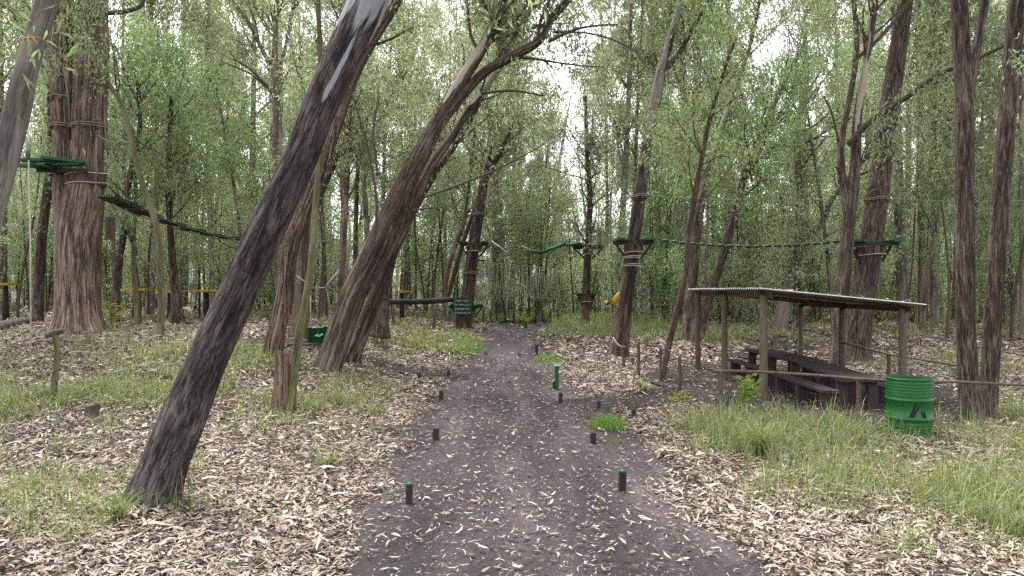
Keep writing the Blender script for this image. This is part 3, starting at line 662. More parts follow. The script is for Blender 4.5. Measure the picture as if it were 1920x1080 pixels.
tree('c2', "platform_gum_tree", "slender forked trunk with a green platform halfway between the path and the shelter", "tree", M['b_plat'], [[(1162, 670, 40), (1168, 610, 33), (1176, 540, 31), (1184, 480, 29), (1192, 420, 27), (1202, 350, 25), (1214, 270, 24), (1228, 195, 23), (1240, 135, 22), (1258, 70, 16), (1276, 0, 14), (1290, -60, 12)], [(1240, 140, 14), (1274, 98, 12), (1304, 42, 12), (1332, -2, 11), (1350, -50, 9)]], ext=5, sides=32, step=0.09, disp=fissures(.05, 7, .7, .06), limbs=[(0, 0.72, 1, 12, 1.6, 3.0), (1, .3, 1, 10, 1.4, 2.8)], seed=10, n_leaf=20, L=.11)
tree('red', "sapling", "thin crooked red-brown sapling rising between the stick rail and the shelter", "tree", M['b_red'], [[(1240, 716, 14), (1252, 655, 14), (1272, 575, 14), (1287, 500, 13), (1292, 440, 12), (1302, 370, 12), (1320, 275, 11), (1332, 220, 10), (1352, 150, 8), (1380, 70, 7)]], ext=2, sides=14, disp=fissures(.05, 8, .8), limbs=[(0, 0.5, 1, 13, 1.0, 2.2)], leaf='wattle', n_leaf=20, L=.085, seed=11)
tree('r1', "gum_tree", "brown upright trunk left of the shelter's far corner", "tree", M['b_mid'], [[(1291, 640, 32), (1293, 590, 27), (1302, 480, 22), (1312, 390, 19), (1330, 310, 13), (1365, 200, 10), (1402, 100, 8), (1425, 0, 7)]], ext=4, sides=20, disp=fissures(.06, 8, .7), limbs=[(0, 0.45, 1, 16, 1.4, 2.8)], leaf='wattle', n_leaf=20, seed=12)
tree('r2', "leaning_gum_tree", "thin trunk leaning right behind the shelter's corner, dark bark", "tree", M['b_right'], [[(1312, 640, 19), (1325, 575, 18), (1352, 490, 18), (1376, 405, 17), (1394, 335, 16), (1420, 270, 14), (1450, 200, 12), (1482, 130, 10), (1505, 90, 8)]], ext=3, sides=16, disp=fissures(.05, 8, .7), limbs=[(0, 0.45, 1, 15, 1.2, 2.6)], n_leaf=20, leaf='wattle', seed=13, dead=[[(1416, 280, 5), (1402, 215, 4), (1385, 160, 3)]])
tree('pale', "gum_tree", "pale flaking crooked trunk behind the shelter roof", "tree", M['b_pale'], [[(1458, 622, 36), (1474, 560, 28), (1490, 500, 24), (1505, 440, 21), (1507, 400, 18), (1500, 340, 17), (1493, 280, 15), (1500, 220, 13), (1512, 150, 11), (1508, 60, 10)], [(1512, 448, 14), (1540, 418, 13), (1556, 380, 12), (1580, 345, 11), (1620, 300, 9), (1660, 240, 7)]], ext=5, sides=22, disp=fissures(.06, 5, .6, .1), limbs=[(0, .55, 1, 12, 1.6, 3), (1, .5, 1, 8, 1.2, 2.4)], leaf='gum_pale', n_leaf=20, seed=14)
tree('r3', "gum_tree", "brown trunk forking low beside the shelter's right platform tree, long dark side branch", "tree", M['b_mid'], [[(1570, 690, 36), (1574, 620, 31), (1580, 540, 30), (1588, 450, 28), (1597, 370, 26), (1604, 300, 22), (1608, 220, 18), (1622, 130, 15), (1636, 40, 13), (1645, -40, 12)], [(1590, 420, 16), (1578, 310, 14), (1580, 250, 13), (1596, 170, 12), (1606, 90, 11), (1602, 10, 10), (1596, -60, 9)]], D=19.4, ext=4, sides=26, disp=fissures(.06, 8, .7), limbs=[(0, .6, 1, 12, 1.4, 2.8), (1, .5, 1, 10, 1.2, 2.4)], n_leaf=20, seed=15, sprigs=[(1640 + 14 * (k % 12) + 6 * math.sin(k * 3.7), 245 - 10 * (k % 12) + 45 * math.sin(k * 2.3), -.6 - .12 * (k % 12) + .5 * math.sin(k * 1.3)) for k in range(60)],
     dead=[[(1590, 272, 12, -.2), (1635, 225, 11, -.6), (1700, 182, 10, -1.2), (1760, 140, 9, -1.8), (1830, 110, 7, -2.4), (1900, 78, 5, -3)], [(1578, 300, 5), (1562, 220, 4), (1545, 180, 3)], [(1600, 115, 8), (1650, 70, 7), (1700, 10, 6), (1730, -30, 5)]])
tree('r4', "platform_gum_tree", "stout furrowed trunk with a green platform behind the picnic shelter", "tree", M['b_right'], [[(1606, 692, 64), (1610, 640, 52), (1618, 570, 50), (1626, 500, 48), (1638, 420, 45), (1652, 320, 43), (1664, 230, 40), (1678, 130, 36), (1692, 40, 32), (1700, -20, 29)]], D=20.3, ext=6, sides=44, step=.08, disp=fissures(.07, 9, .7, .06), limbs=[(0, .7, 1, 14, 2.0, 3.6)], n_leaf=20, seed=16)
tree('pairL', "gum_tree", "straight furrowed trunk with a thin fork, nearer the green barrel", "tree", M['b_right'], [[(1822, 792, 46), (1815, 700, 40), (1811, 600, 38), (1809, 400, 36), (1808, 200, 36), (1802, 80, 34), (1798, 0, 33), (1795, -60, 30)], [(1815, 180, 22), (1828, 110, 18), (1842, 30, 17), (1850, -40, 16)]], ext=4, sides=48, step=.055, disp=fissures(.06, 16, 2.2, .05), limbs=[(0, .8, 1, 6, 1.2, 2.4), (1, .6, 1, 5, 1, 2)], n_leaf=18, seed=17)
tree('pairR', "gum_tree", "straight furrowed trunk tilting right, close to the photo's right edge", "tree", M['b_right'], [[(1850, 782, 40), (1856, 700, 36), (1862, 600, 35), (1874, 400, 34), (1890, 200, 35), (1900, 80, 34), (1908, -10, 33), (1914, -80, 30)]], ext=4, sides=48, step=.055, disp=fissures(.06, 16, 2.2, .05), limbs=[(0, .78, 1, 7, 1.2, 2.6)], n_leaf=18, seed=18, sprigs=[(1915, 95, -.6), (1930, 110, -.5), (1905, 100, -.6), (1930, 60, -.5)])
tree('mid', "gum_tree", "leafy blue-green tree with a rusty lower trunk and a faint platform in the middle distance", "tree", M['b_red'], [[(1098, 612, 17), (1099, 560, 18), (1101, 500, 16), (1104, 440, 13), (1106, 360, 11), (1100, 280, 9), (1098, 180, 7)]], D=31, ext=0, sides=14, limbs=[(0, .35, 1, 16, 1.0, 2.3)], leaf='bluegum', n_leaf=13, L=.12, seed=19, disp=fissures(.05, 5, .7))
tree('fork', "forked_gum_tree", "red-brown trunk forking high into three, left of the leaning trunk", "tree", M['b_pale'], [[(530, 600, 24), (528, 450, 20), (522, 330, 19), (520, 220, 18), (515, 140, 16), (516, 60, 11), (520, -20, 10)], [(514, 135, 10), (490, 90, 9), (465, 40, 9), (430, -5, 8)], [(518, 150, 9), (535, 90, 8), (548, 20, 8), (560, -30, 7)]], D=26, ext=4, sides=18, disp=fissures(.06, 6, .7), limbs=[(0, .5, 1, 12, 1.6, 3), (1, .3, 1, 8, 1.2, 2.4), (2, .3, 1, 8, 1.2, 2.4)], n_leaf=20, seed=20)
# left thicket trunks
tree('l1', "gum_tree", "dark trunk just right of and behind the curving sapling", "tree", M['b_right'], [[(332, 590, 26), (328, 540, 18), (322, 470, 15), (318, 400, 13), (316, 300, 11), (322, 180, 9)]], D=22.5, ext=3, sides=14, limbs=[(0, .5, 1, 14, 1.4, 2.6)], leaf='wattle', seed=21, n_leaf=20)
tree('l2', "gum_tree", "dark crooked trunk just right of the massive rope-wrapped tree", "tree", M['b_right'], [[(216, 580, 17), (220, 510, 14), (232, 440, 13), (236, 380, 12), (246, 320, 11), (262, 240, 9), (258, 150, 8)]], D=22, ext=3, sides=14, limbs=[(0, .5, 1, 14, 1.4, 2.6)], leaf='wattle', seed=22, n_leaf=20)
tree('l3', "sapling", "thin mossy stem standing between the two dark trunks under the bridge", "tree", M['b_green'], [[(258, 590, 13), (252, 520, 11), (250, 450, 9), (255, 380, 8), (250, 290, 7)]], D=22, ext=2, sides=10, limbs=[(0, .4, 1, 10, 1, 2.2)], leaf='wattle', seed=23, n_leaf=20)
tree('l4', "sapling", "slim brown stem rising just left of the three-stemmed leaning gum", "tree", M['b_bg'], [[(636, 610, 14), (642, 500, 13), (650, 350, 12), (655, 250, 10), (652, 130, 8)]], D=19, ext=3, sides=12, limbs=[(0, .5, 1, 12, 1.2, 2.4)], leaf='gum', seed=24, n_leaf=20)
tree('l5', "gum_tree", "dark straight trunk behind the massive double trunk, left of it", "tree", M['b_right'], [[(70, 600, 22), (78, 450, 20), (95, 300, 18), (98, 150, 16), (100, 0, 14)]], D=23, ext=5, sides=14, limbs=[(0, .5, 1, 16, 1.6, 3)], leaf='wattle', seed=25, n_leaf=20)
tree('m1', "gum_tree", "brown trunk rising behind the black balance beam", "tree", M['b_bg'], [[(838, 590, 12, 0), (834, 540, 11), (850, 470, 10), (868, 420, 9), (880, 340, 8), (890, 240, 7)]], D=33, ext=3, sides=12, limbs=[(0, .5, 1, 14, 1.4, 2.8)], seed=26, n_leaf=20)

# peeling bark ribbons on the shaggy, massive and three-stemmed trees
def ribbons(key, si, cnt, t0, t1, Lr, wr, seed, mat):
    rng = np.random.default_rng(seed); root, base, paths, D0 = TREES[key]; PR_ = paths[si]; m = len(PR_)
    for _ in range(cnt):
        i = int(rng.uniform(t0, t1) * (m - 2)) + 1; az = rng.uniform(math.pi, 2 * math.pi); tn = norm(PR_[i, :3] - PR_[i - 1, :3])
        out = norm(np.array([math.cos(az), math.sin(az), 0]) - tn * np.dot(tn, [math.cos(az), math.sin(az), 0])); sd = np.cross(tn, out)
        L = rng.uniform(*Lr); w = rng.uniform(*wr); c = PR_[i, :3] + out * PR_[i, 3] * 1.03; n = 7; V = []
        for k in range(n):
            t = k / (n - 1); q = c - tn * L * t + out * (0.10 * L * t * t) + sd * 0.05 * L * math.sin(2.5 * t + az); ww = w * (1 - 0.75 * t) * 0.5
            a = 0.5 * math.sin(4 * t + az); s2 = sd * math.cos(a) + out * math.sin(a)
            V += [q - s2 * ww, q + s2 * ww, q + s2 * ww + out * 0.006, q - s2 * ww + out * 0.006]
        k = np.arange(n - 1)[:, None] * 4
        q = np.vstack([k + [a, (a + 1) % 4, (a + 1) % 4 + 4, a + 4] for a in range(4)])
        G().add(np.array(V), [q]).obj("bark_strip", mat, root, True)
ribbons('shag', 0, 26, 0.05, 0.5, (0.5, 1.5), (0.04, 0.10), 3, M['b_shag'])
ribbons('big', 0, 16, 0.12, 0.6, (0.5, 1.3), (0.05, 0.12), 4, M['b_big'])
ribbons('trio', 0, 14, 0.2, 0.6, (0.4, 1.1), (0.03, 0.08), 5, M['b_shag'])
ribbons('c2', 0, 6, 0.2, 0.8, (0.4, 1.0), (0.03, 0.07), 6, M['b_plat'])

root, base, paths, D0 = TREES['edge']; i = int(np.argmin(np.abs(paths[0][:, 2] - W(57, 62, D0)[2])))
g = G(); g.add(*ring(paths[0][i, :3], paths[0][i, 3] * 1.04, .008, 24, (.15, .05))); g.obj("tape_band", M['orange'], root, True)

# split brown base of the green sapling
def stump_like(name, label, cat, px, py, ptop, w, mat, seed, jag=0.2):
    rng = np.random.default_rng(seed); b = hit(px, py); D = b[1]; h = (py - ptop) / F * D; r = w / 2 / F * D
    root = thing(name, label, cat, b); g = G(); n = 18
    th_ = np.arange(n) * 2 * math.pi / n; prof = [(-0.1, 1.35), (0.0, 1.25), (0.25, 1.0), (0.6, 0.92), (1.0, 0.9)]
    V = []
    for t, k in prof:
        top = (1 - jag * (0.5 + 0.5 * np.sin(2 * th_ + seed)) * rng.uniform(0.6, 1.0, n)) if t == 1.0 else np.ones(n)
        rr = r * k * (1 + 0.12 * np.sin(3 * th_ + seed) + rng.normal(0, 0.04, n))
        V.append(np.stack([b[0] + rr * np.cos(th_) + 0.12 * h * t * 0.3, D + rr * np.sin(th_), b[2] + h * t * top], 1))
    V.append(np.array([[b[0], D, b[2] + h * (0.88 - jag * 0.5)]])); V = np.vstack(V); q = []
    for i in range(len(prof) - 1):
        for j in range(n): q.append([i * n + j, i * n + (j + 1) % n, (i + 1) * n + (j + 1) % n, (i + 1) * n + j])
    tr = [[(len(prof) - 1) * n + j, (len(prof) - 1) * n + (j + 1) % n, len(V) - 1] for j in range(n)]
    B = V - b; g.add(V, [np.array(q), np.array(tr)], B); g.obj("trunk", mat, root, False); return root
stump_like("split_stump", "split brown stump at the foot of the pale green sapling", "stump", 527, 770, 655, 32, M['b_shag'], 2, 0.25)
stump_like("tree_stump", "short cut stump in the grass left of the leaning trunk", "stump", 172, 786, 757, 26, M['logw'], 5, 0.12)
stump_like("root_stump", "dark broken stump beside the shaggy trunk", "stump", 494, 604, 588, 18, M['logw'], 7, 0.3)
stump_like("splinter_stump", "small splintered stump in the tall grass below the green barrel", "stump", 1612, 850, 822, 9, M['logw'], 9, 0.5)

# mossy pole with a flat broken cap
b = hit(103, 752); r_ = thing("broken_pole", "mossy thin dead pole with a flat broken cap, standing in grass near the left edge", "pole", b)
D = b[1]; P = np.array([W(97, 758, D), W(103, 710, D), W(107, 660, D), W(104, 628, D)]); P[0, 2] = b[2] - 0.1
rod("pole", P, np.array([0.052, 0.05, 0.046, 0.05]), M['b_green'], r_, 12, 0.05)
rod("cap", [W(85, 630, D), W(96, 626, D), W(110, 622, D), W(122, 618, D)], [0.03, 0.05, 0.05, 0.02], M['logw'], r_, 8, 0.04)

# ------------------------------------------------------------------ the forest behind: kinds of trees, then every tree set out one by one
def proto(kind, seed):
    rng = np.random.default_rng(seed); wood = G(); tw_ = G(); tips = []
    if kind == 'tall':
        H = rng.uniform(17, 24); r = rng.uniform(0.12, 0.2); x = rng.normal(0, 0.5, 2); k = np.linspace(0, 1, 9)
        P = np.stack([x[0] * k ** 1.5 + 0.25 * np.sin(4 * k + seed), x[1] * k ** 1.5, -0.3 + H * k], 1); R = r * (1 - 0.8 * k) + 0.02
        wood.add(*tube(P, R, 10, False, 0.6, fissures(.06, 5, .6)))
        for _ in range(20):
            t = rng.uniform(0.34, 0.98); i = min(int(t * 8), 7); q = P[i] + (P[i + 1] - P[i]) * (t * 8 - i)
            limb(rng, wood, tips, q, rot_about([0, 0, 1], rng.uniform(0.4, 0.95), rng.uniform(0, 6.28)), rng.uniform(1.8, 4.2) * (1.15 - 0.6 * t), max(R[i] * 0.4, .02), 0, 2, (4, 3), .16, .05, .42)
        lv, n, L, sp = ('gum_pale' if seed % 2 else 'gum'), 24, 0.21, 0.25
    elif kind == 'slender':
        H = rng.uniform(8, 13); r = rng.uniform(0.06, 0.11); x = rng.normal(0, 0.9, 2); k = np.linspace(0, 1, 9)
        P = np.stack([x[0] * k ** 1.6 + 0.2 * np.sin(5 * k + seed), x[1] * k ** 1.6, -0.2 + H * k], 1); R = r * (1 - 0.8 * k) + 0.012
        wood.add(*tube(P, R, 8, False, 0.5))
        for _ in range(15):
            t = rng.uniform(0.2, 0.98); i = min(int(t * 8), 7); q = P[i] + (P[i + 1] - P[i]) * (t * 8 - i)
            limb(rng, wood, tips, q, rot_about([0, 0, 1], rng.uniform(0.5, 1.2), rng.uniform(0, 6.28)), rng.uniform(1.2, 2.6) * (1.2 - 0.6 * t), max(R[i] * 0.45, .012), 0, 2, (3, 3), .18, .04, .36)
        lv, n, L, sp = ['wattle', 'gum', 'gum_pale', 'bluegum'][seed % 4], 26, 0.175, 0.23
    elif kind == 'sapling':
        for s_ in range(int(rng.integers(2, 5))):
            H = rng.uniform(3.5, 7); a = rng.uniform(0, 6.28); o = 0.25 * np.array([math.cos(a), math.sin(a)]); k = np.linspace(0, 1, 7); ln = rng.normal(0, 0.6, 2)
            P = np.stack([o[0] + ln[0] * k ** 1.5, o[1] + ln[1] * k ** 1.5, -0.15 + H * k], 1); R = 0.035 * (1 - 0.8 * k) + 0.008
            wood.add(*tube(P, R, 6, False, 0.4))
            for _ in range(8):
                t = rng.uniform(0.15, 0.98); i = min(int(t * 6), 5); q = P[i] + (P[i + 1] - P[i]) * (t * 6 - i)
                limb(rng, wood, tips, q, rot_about([0, 0, 1], rng.uniform(0.5, 1.3), rng.uniform(0, 6.28)), rng.uniform(0.7, 1.5), .012, 0, 1, (4,), .2, .03, .24)
        lv, n, L, sp = ['gum_pale', 'wattle', 'gum_pale'][seed % 3], 24, 0.145, 0.19
    elif kind == 'shrub':
        for s_ in range(int(rng.integers(5, 8))):
            a = rng.uniform(0, 6.28); d = rot_about([0, 0, 1], rng.uniform(0.05, 0.55), a)
            limb(rng, wood, tips, np.array([0.15 * math.cos(a), 0.15 * math.sin(a), -0.1]), d, rng.uniform(1.6, 3.4), .022, 0, 2, (5, 2), .15, .03, .26)
        lv, n, L, sp = ['wattle', 'gum_pale', 'bluegum'][seed % 3], 22, 0.145, 0.19
    else:  # pole: thin, nearly bare
        H = rng.uniform(5, 9); k = np.linspace(0, 1, 8); ln = rng.normal(0, 0.5, 2); r = rng.uniform(.025, .05)
        P = np.stack([ln[0] * k ** 1.3 + .12 * np.sin(6 * k + seed), ln[1] * k ** 1.3, -0.15 + H * k], 1); R = r * (1 - 0.7 * k) + 0.006
        wood.add(*tube(P, R, 6, False, 0.4))
        for _ in range(8):
            t = rng.uniform(0.35, 0.98); i = min(int(t * 7), 6); q = P[i] + (P[i + 1] - P[i]) * (t * 7 - i)
            limb(rng, wood, tips, q, rot_about([0, 0, 1], rng.uniform(0.4, 1.0), rng.uniform(0, 6.28)), rng.uniform(0.7, 1.4), .010, 0, 1, (3,), .2, .04, .3)
        lv, n, L, sp = ['gum_pale', 'wattle'][seed % 2], 18, 0.14, 0.2
    V, Fs = spray(tips, n, sp, L, 0.27, rng, 0.8)
    wm = M['b_bgpale'] if (kind == 'tall' and seed % 3) else (M['b_bg'] if kind in ('tall', 'slender') else M['twig'])
    return wood.mesh("trunk", wm, (0, 0, 0), True), mesh_np("crown", V, Fs, M[lv]), lv

PROTO = {k: [proto(k, 40 + 7 * j + i) for i in range(c)] for j, (k, c) in enumerate((('tall', 5), ('slender', 6), ('sapling', 5), ('shrub', 5), ('pole', 4)))}
WH = [(70, "behind the smooth edge trunk"), (235, "behind the massive tree"), (340, "behind the near bridge planks"), (440, "behind the far bridge planks"), (560, "behind the big leaning trunk"), (660, "behind the shaggy peeling trunk"), (770, "behind the three-stemmed leaning gum"), (880, "behind the black balance beam"),
      (970, "beyond the curtain's left half"), (1060, "beyond the curtain's right half"), (1180, "behind the rusty-trunked tree"), (1250, "behind the forked platform tree"), (1330, "behind the thin red-brown sapling"), (1420, "above the shelter's left roof end"), (1500, "around the pale crooked trunk"), (1590, "above the mid shelter roof"), (1680, "behind the stout platform tree"), (1790, "above the green barrel"), (1890, "behind the pair of straight trunks"), (9999, "at the right edge")]
LOOK = {'gum': "dull green", 'gum_pale': "pale green", 'wattle': "fresh green", 'bluegum': "blue-green"}
KN = {'tall': ("forest_gum_tree", "tall {} gum tree", "tree"), 'slender': ("slender_tree", "slender {} tree", "tree"), 'sapling': ("young_tree", "young {} tree", "tree"),
      'shrub': ("bush", "bushy {} shrub", "bush"), 'pole': ("pole_sapling", "bare {} sapling", "tree")}
FOREST = []
placed = [(v[1][0], v[1][1]) for v in TREES.values()]
def ok(px, D, kind):
    if 650 < px < 1140 and D < 37: return False
    if px < 480 and D < (28 if kind in ('shrub', 'sapling') else 25): return False
    if 1140 <= px < 1330 and D < 31: return False
    if px >= 1330 and D < 25: return False
    if 985 < px < 1075 and kind == 'tall' and D < 60: return False
    return True
def scatter(kind, cnt, D0, D1, gap, seed, smin=0.8, smax=1.2, rng_px=(-220, 2140)):
    rng = np.random.default_rng(seed); c = 0; tries = 0
    while c < cnt and tries < cnt * 60:
        tries += 1
        D = math.sqrt(rng.uniform(D0 * D0, D1 * D1)); px = rng.uniform(*rng_px); x = (px - 960) / F * D
        if not ok(px, D, kind) or any((x - a) ** 2 + (D - b_) ** 2 < gap * gap for a, b_ in placed): continue
        placed.append((x, D)); c += 1
        tm, cm, lv = PROTO[kind][int(rng.integers(len(PROTO[kind])))]; wh = next(w for e, w in WH if px < e); nm, lb, ct = KN[kind]; lab = ('far ' if D > 42 else '') + lb.format(LOOK[lv]) + ' ' + wh
        r_ = thing(nm, lab, ct, (x, D, Tz(x, D)), nm.replace('_', ' ') + 's of the forest'); FOREST.append((lab, px, r_))
        r_.rotation_euler = (0, 0, rng.uniform(0, 6.283)); s = rng.uniform(smin, smax); r_.scale = (s, s, s * rng.uniform(0.92, 1.1))
        link("trunk", tm, r_); link("crown", cm, r_)
scatter('tall', 76, 27, 74, 1.9, 1)
scatter('tall', 5, 30, 44, 1.2, 21, 0.8, 1.0, (540, 760)); scatter('tall', 5, 31, 46, 1.2, 22, 0.8, 1.0, (1150, 1350)); scatter('tall', 4, 26, 42, 1.2, 23, 0.8, 1.0, (1690, 1960)); scatter('tall', 3, 27, 42, 1.2, 24, .8, 1.0, (330, 480)); scatter('sapling', 22, 26, 40, .8, 25)
scatter('slender', 85, 24, 62, 1.5, 2)
scatter('sapling', 90, 24, 58, 1.1, 3)
scatter('shrub', 80, 26, 62, 1.1, 4)
scatter('pole', 110, 22, 50, 0.6, 5)

ORD = ["first", "second", "third", "fourth", "fifth", "sixth", "seventh", "eighth", "ninth", "tenth", "eleventh", "twelfth", "thirteenth", "fourteenth", "fifteenth"]
for lab in {f[0] for f in FOREST}:
    same = sorted([f for f in FOREST if f[0] == lab], key=lambda f: f[1])
    if len(same) > 1:
        for k, f in enumerate(same): f[2]["label"] = f"{lab}, {ORD[k]} from left"

# the wood beyond, one mass
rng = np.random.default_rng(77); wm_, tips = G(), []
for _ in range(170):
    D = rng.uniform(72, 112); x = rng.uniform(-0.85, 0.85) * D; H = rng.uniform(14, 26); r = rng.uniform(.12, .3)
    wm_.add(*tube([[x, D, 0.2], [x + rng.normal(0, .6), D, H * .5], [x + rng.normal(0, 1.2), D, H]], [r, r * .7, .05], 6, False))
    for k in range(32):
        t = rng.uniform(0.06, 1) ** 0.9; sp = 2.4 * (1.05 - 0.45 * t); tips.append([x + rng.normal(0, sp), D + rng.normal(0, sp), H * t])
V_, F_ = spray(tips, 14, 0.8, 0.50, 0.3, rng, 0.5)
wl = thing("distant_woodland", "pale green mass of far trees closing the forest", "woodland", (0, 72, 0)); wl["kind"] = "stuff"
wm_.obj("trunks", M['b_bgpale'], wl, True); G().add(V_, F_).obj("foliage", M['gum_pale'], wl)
# ------------------------------------------------------------------ picnic shelter
SX0, SX1, SD = 4.62, 7.18, (13.6, 16.1, 18.4)
def roof_z(x): return 2.035 - (x - 4.42) * 0.098
sh = thing("picnic_shelter", "open picnic shelter with a corrugated tin roof on six round poles", "shelter", (5.9, 16, 0))
def pole_pts(x, y, top, lean=0.0):
    return [[x, y, Tz(x, y) - 0.2], [x + lean * 0.5, y, top * 0.5], [x + lean, y, top]]
for x, dx in ((SX0, 0.0), (SX1, 0.0)):
    for k, y in enumerate(SD):
        r = 0.072 if k == 0 else 0.066
        g = G(); g.add(*tube(pole_pts(x, y, roof_z(x) - 0.10, 0.01), [r * 1.08, r, r * 0.97], 14, True, 0.12, fissures(.03, 9, 1.0, .03))); g.obj("pole", M['post_wood'], sh, True)
for x in (SX0, SX1):
    g = G(); z = roof_z(x) - 0.075
    g.add(*box((x + 0.075, 15.95, z - 0.022), (0.06, 5.1, 0.105))); g.obj("beam", M['beam_wood'], sh)
for y in (13.72, 16.2, 18.3):
    a = np.array([4.50, y, roof_z(4.5) - 0.052]); b_ = np.array([7.32, y, roof_z(7.32) - 0.052]); plank("rafter", a, b_, 0.06, 0.045, M['beam_wood'], sh)
pit, amp = 0.13, 0.017
for s_ in range(5):            # five overlapping sheets
    y0 = 13.22 + s_ * 1.066; n = 60; yy = np.linspace(y0, y0 + 1.11, n); zz = amp * np.sin((yy - 13.22) * 2 * math.pi / pit) + 0.004 * (s_ % 2)
    V = []
    for x in (4.42, 5.4, 6.4, 7.42):
        for dz in (0, 0.005):
            V.append(np.stack([np.full(n, x), yy, roof_z(x) + zz + dz], 1))
    V = np.vstack(V); q = []
    for c in range(3):
        for i in range(n - 1):
            a0, a1 = c * 2 * n, (c + 1) * 2 * n
            q += [[a0 + i, a0 + i + 1, a1 + i + 1, a1 + i], [a0 + n + i, a1 + n + i, a1 + n + i + 1, a0 + n + i + 1]]
    for e in (0, 3):
        for i in range(n - 1): q.append([e * 2 * n + i, e * 2 * n + i + 1, e * 2 * n + n + i + 1, e * 2 * n + n + i])
    G().add(V, [np.array(q)]).obj("roof_sheet", M['tin'], sh)

rx = RNG.uniform(4.5, 7.35, 260) ** 1.0; ry = RNG.uniform(13.3, 18.4, 260); V_, F_ = litter_leaves(rx, ry, 0.07, False, RNG); V_[:, 2] += np.repeat(roof_z(rx) + 0.0 - T(rx, ry), 4)
tag(link("roof_leaf_litter", mesh_np("roof_leaf_litter", V_, F_, M['litter'])), "dry fallen leaves lying on the shelter's tin roof", "leaf litter", kind="stuff")

# ------------------------------------------------------------------ tables and benches
def table(label, near, far, width, h, nplank, seed):
    near = np.array([*near, 0.0]); far = np.array([*far, 0.0]); near[2] = Tz(*near[:2]) + h; far[2] = Tz(*far[:2]) + h
    r = thing("picnic_table", label, "table", (*((near + far) / 2)[:2], Tz(*((near + far) / 2)[:2])))
    d = norm(far - near); s = norm(np.cross([0, 0, 1], d)); pw = width / nplank
    for k in range(nplank):
        o = s * (pw * (k + 0.5) - width / 2); jj = 0.03 * math.sin(k * 2.3 + seed)
        plank("tabletop_plank", near + o + d * jj, far + o + d * jj, pw - 0.014, 0.045, M['table_wood'], r)
    L = np.linalg.norm(far - near)
    for t in (0.10, 0.5, 0.90):
        c = near + d * L * t; zg = Tz(*c[:2])
        plank("crosspiece", c - s * width * 0.48 - [0, 0, 0.062], c + s * width * 0.48 - [0, 0, 0.062], 0.07, 0.075, M['table_wood'], r)
        for e in (-1, 1):
            q = c + s * e * width * 0.36
            G().add(*box((q[0], q[1], (zg - 0.05 + q[2] - 0.10) / 2), (0.16, 0.13, q[2] - 0.10 - zg + 0.05))).obj("leg", M['table_wood'], r)
        plank("foot_rail", np.array([*(c - s * width * 0.45)[:2], zg + 0.06]), np.array([*(c + s * width * 0.45)[:2], zg + 0.06]), 0.08, 0.09, M['table_wood'], r)
    return r
def bench(label, near, far, width, h, seed):
    near = np.array([*near, 0.0]); far = np.array([*far, 0.0]); near[2] = Tz(*near[:2]) + h; far[2] = Tz(*far[:2]) + h
    r = thing("bench", label, "bench", (*((near + far) / 2)[:2], Tz(*((near + far) / 2)[:2])))
    d = norm(far - near); s = norm(np.cross([0, 0, 1], d)); L = np.linalg.norm(far - near)
    for k in (-1, 1):
        plank("seat_plank", near + s * k * width * 0.26 + d * 0.02 * k, far + s * k * width * 0.26 + d * 0.02 * k, width * 0.48, 0.045, M['table_wood'], r)
    for t in (0.08, 0.5, 0.92):
        c = near + d * L * t; zg = Tz(*c[:2])
        G().add(*box((c[0], c[1], (zg - 0.05 + c[2] - 0.025) / 2), (width * 0.8, 0.12, c[2] - 0.025 - zg + 0.05))).obj("leg", M['table_wood'], r)
    return r
table("slatted dark wooden picnic table nearer the green barrel", (5.80, 12.25), (6.06, 14.80), 0.68, 0.52, 5, 1)
table("slatted dark wooden picnic table at the far end under the shelter", (6.10, 15.00), (5.95, 17.95), 0.66, 0.54, 5, 2)
bench("dark plank bench left of the nearer picnic table", (5.25, 12.15), (5.30, 14.75), 0.26, 0.33, 1)
bench("dark plank bench left of the far picnic table", (5.30, 15.05), (5.22, 17.5), 0.26, 0.34, 2)
bench("dark plank bench half hidden behind the green barrel", (6.62, 12.3), (6.70, 14.7), 0.26, 0.31, 3)
bench("dark plank bench beyond the far picnic table", (6.72, 15.2), (6.60, 17.6), 0.26, 0.33, 4)

# ------------------------------------------------------------------ green barrel
bc = hit(1705, 822); bc[1] = 10.15; bc[0] = (1705 - 960) / F * 10.15; bc[2] = Tz(bc[0], bc[1])
br = thing("oil_drum", "bright green steel drum bin with a black mark, standing in tall grass", "bin", bc)
R0, H0 = 0.287, 0.80
prof = [(0.0, R0 * 0.97), (0.012, R0 + 0.004), (0.025, R0)]
z = 0.04
for k in range(4): prof += [(z, R0), (z + 0.016, R0 + 0.006), (z + 0.032, R0)]; z += 0.045
prof += [(0.245, R0), (0.258, R0 + 0.014), (0.272, R0 + 0.014), (0.285, R0), (0.50, R0), (0.513, R0 + 0.014), (0.527, R0 + 0.014), (0.54, R0)]
z = 0.56
for k in range(5): prof += [(z, R0), (z + 0.016, R0 + 0.006), (z + 0.030, R0)]; z += 0.042
prof += [(H0 - 0.012, R0), (H0 - 0.006, R0 + 0.009), (H0 + 0.006, R0 + 0.009), (H0 + 0.008, R0 - 0.002)]
def lathe(prof, n=56):
    th_ = np.arange(n) * 2 * math.pi / n; V = np.vstack([np.stack([r * np.cos(th_), r * np.sin(th_), np.full(n, z)], 1) for z, r in prof])
    i = np.arange(len(prof) - 1)[:, None] * n; j = np.arange(n)[None, :]; k = (j + 1) % n
    return V, [np.stack([i + j, i + k, i + n + k, i + n + j], -1).reshape(-1, 4)]
def lath(name, prof, mat):
    V, Fs = lathe(prof); G().add(V + bc, Fs).obj(name, mat, br, True)
V, Fs = lathe(prof); shell = G().add(V + bc, Fs).obj("shell", M['drum'], br, True)
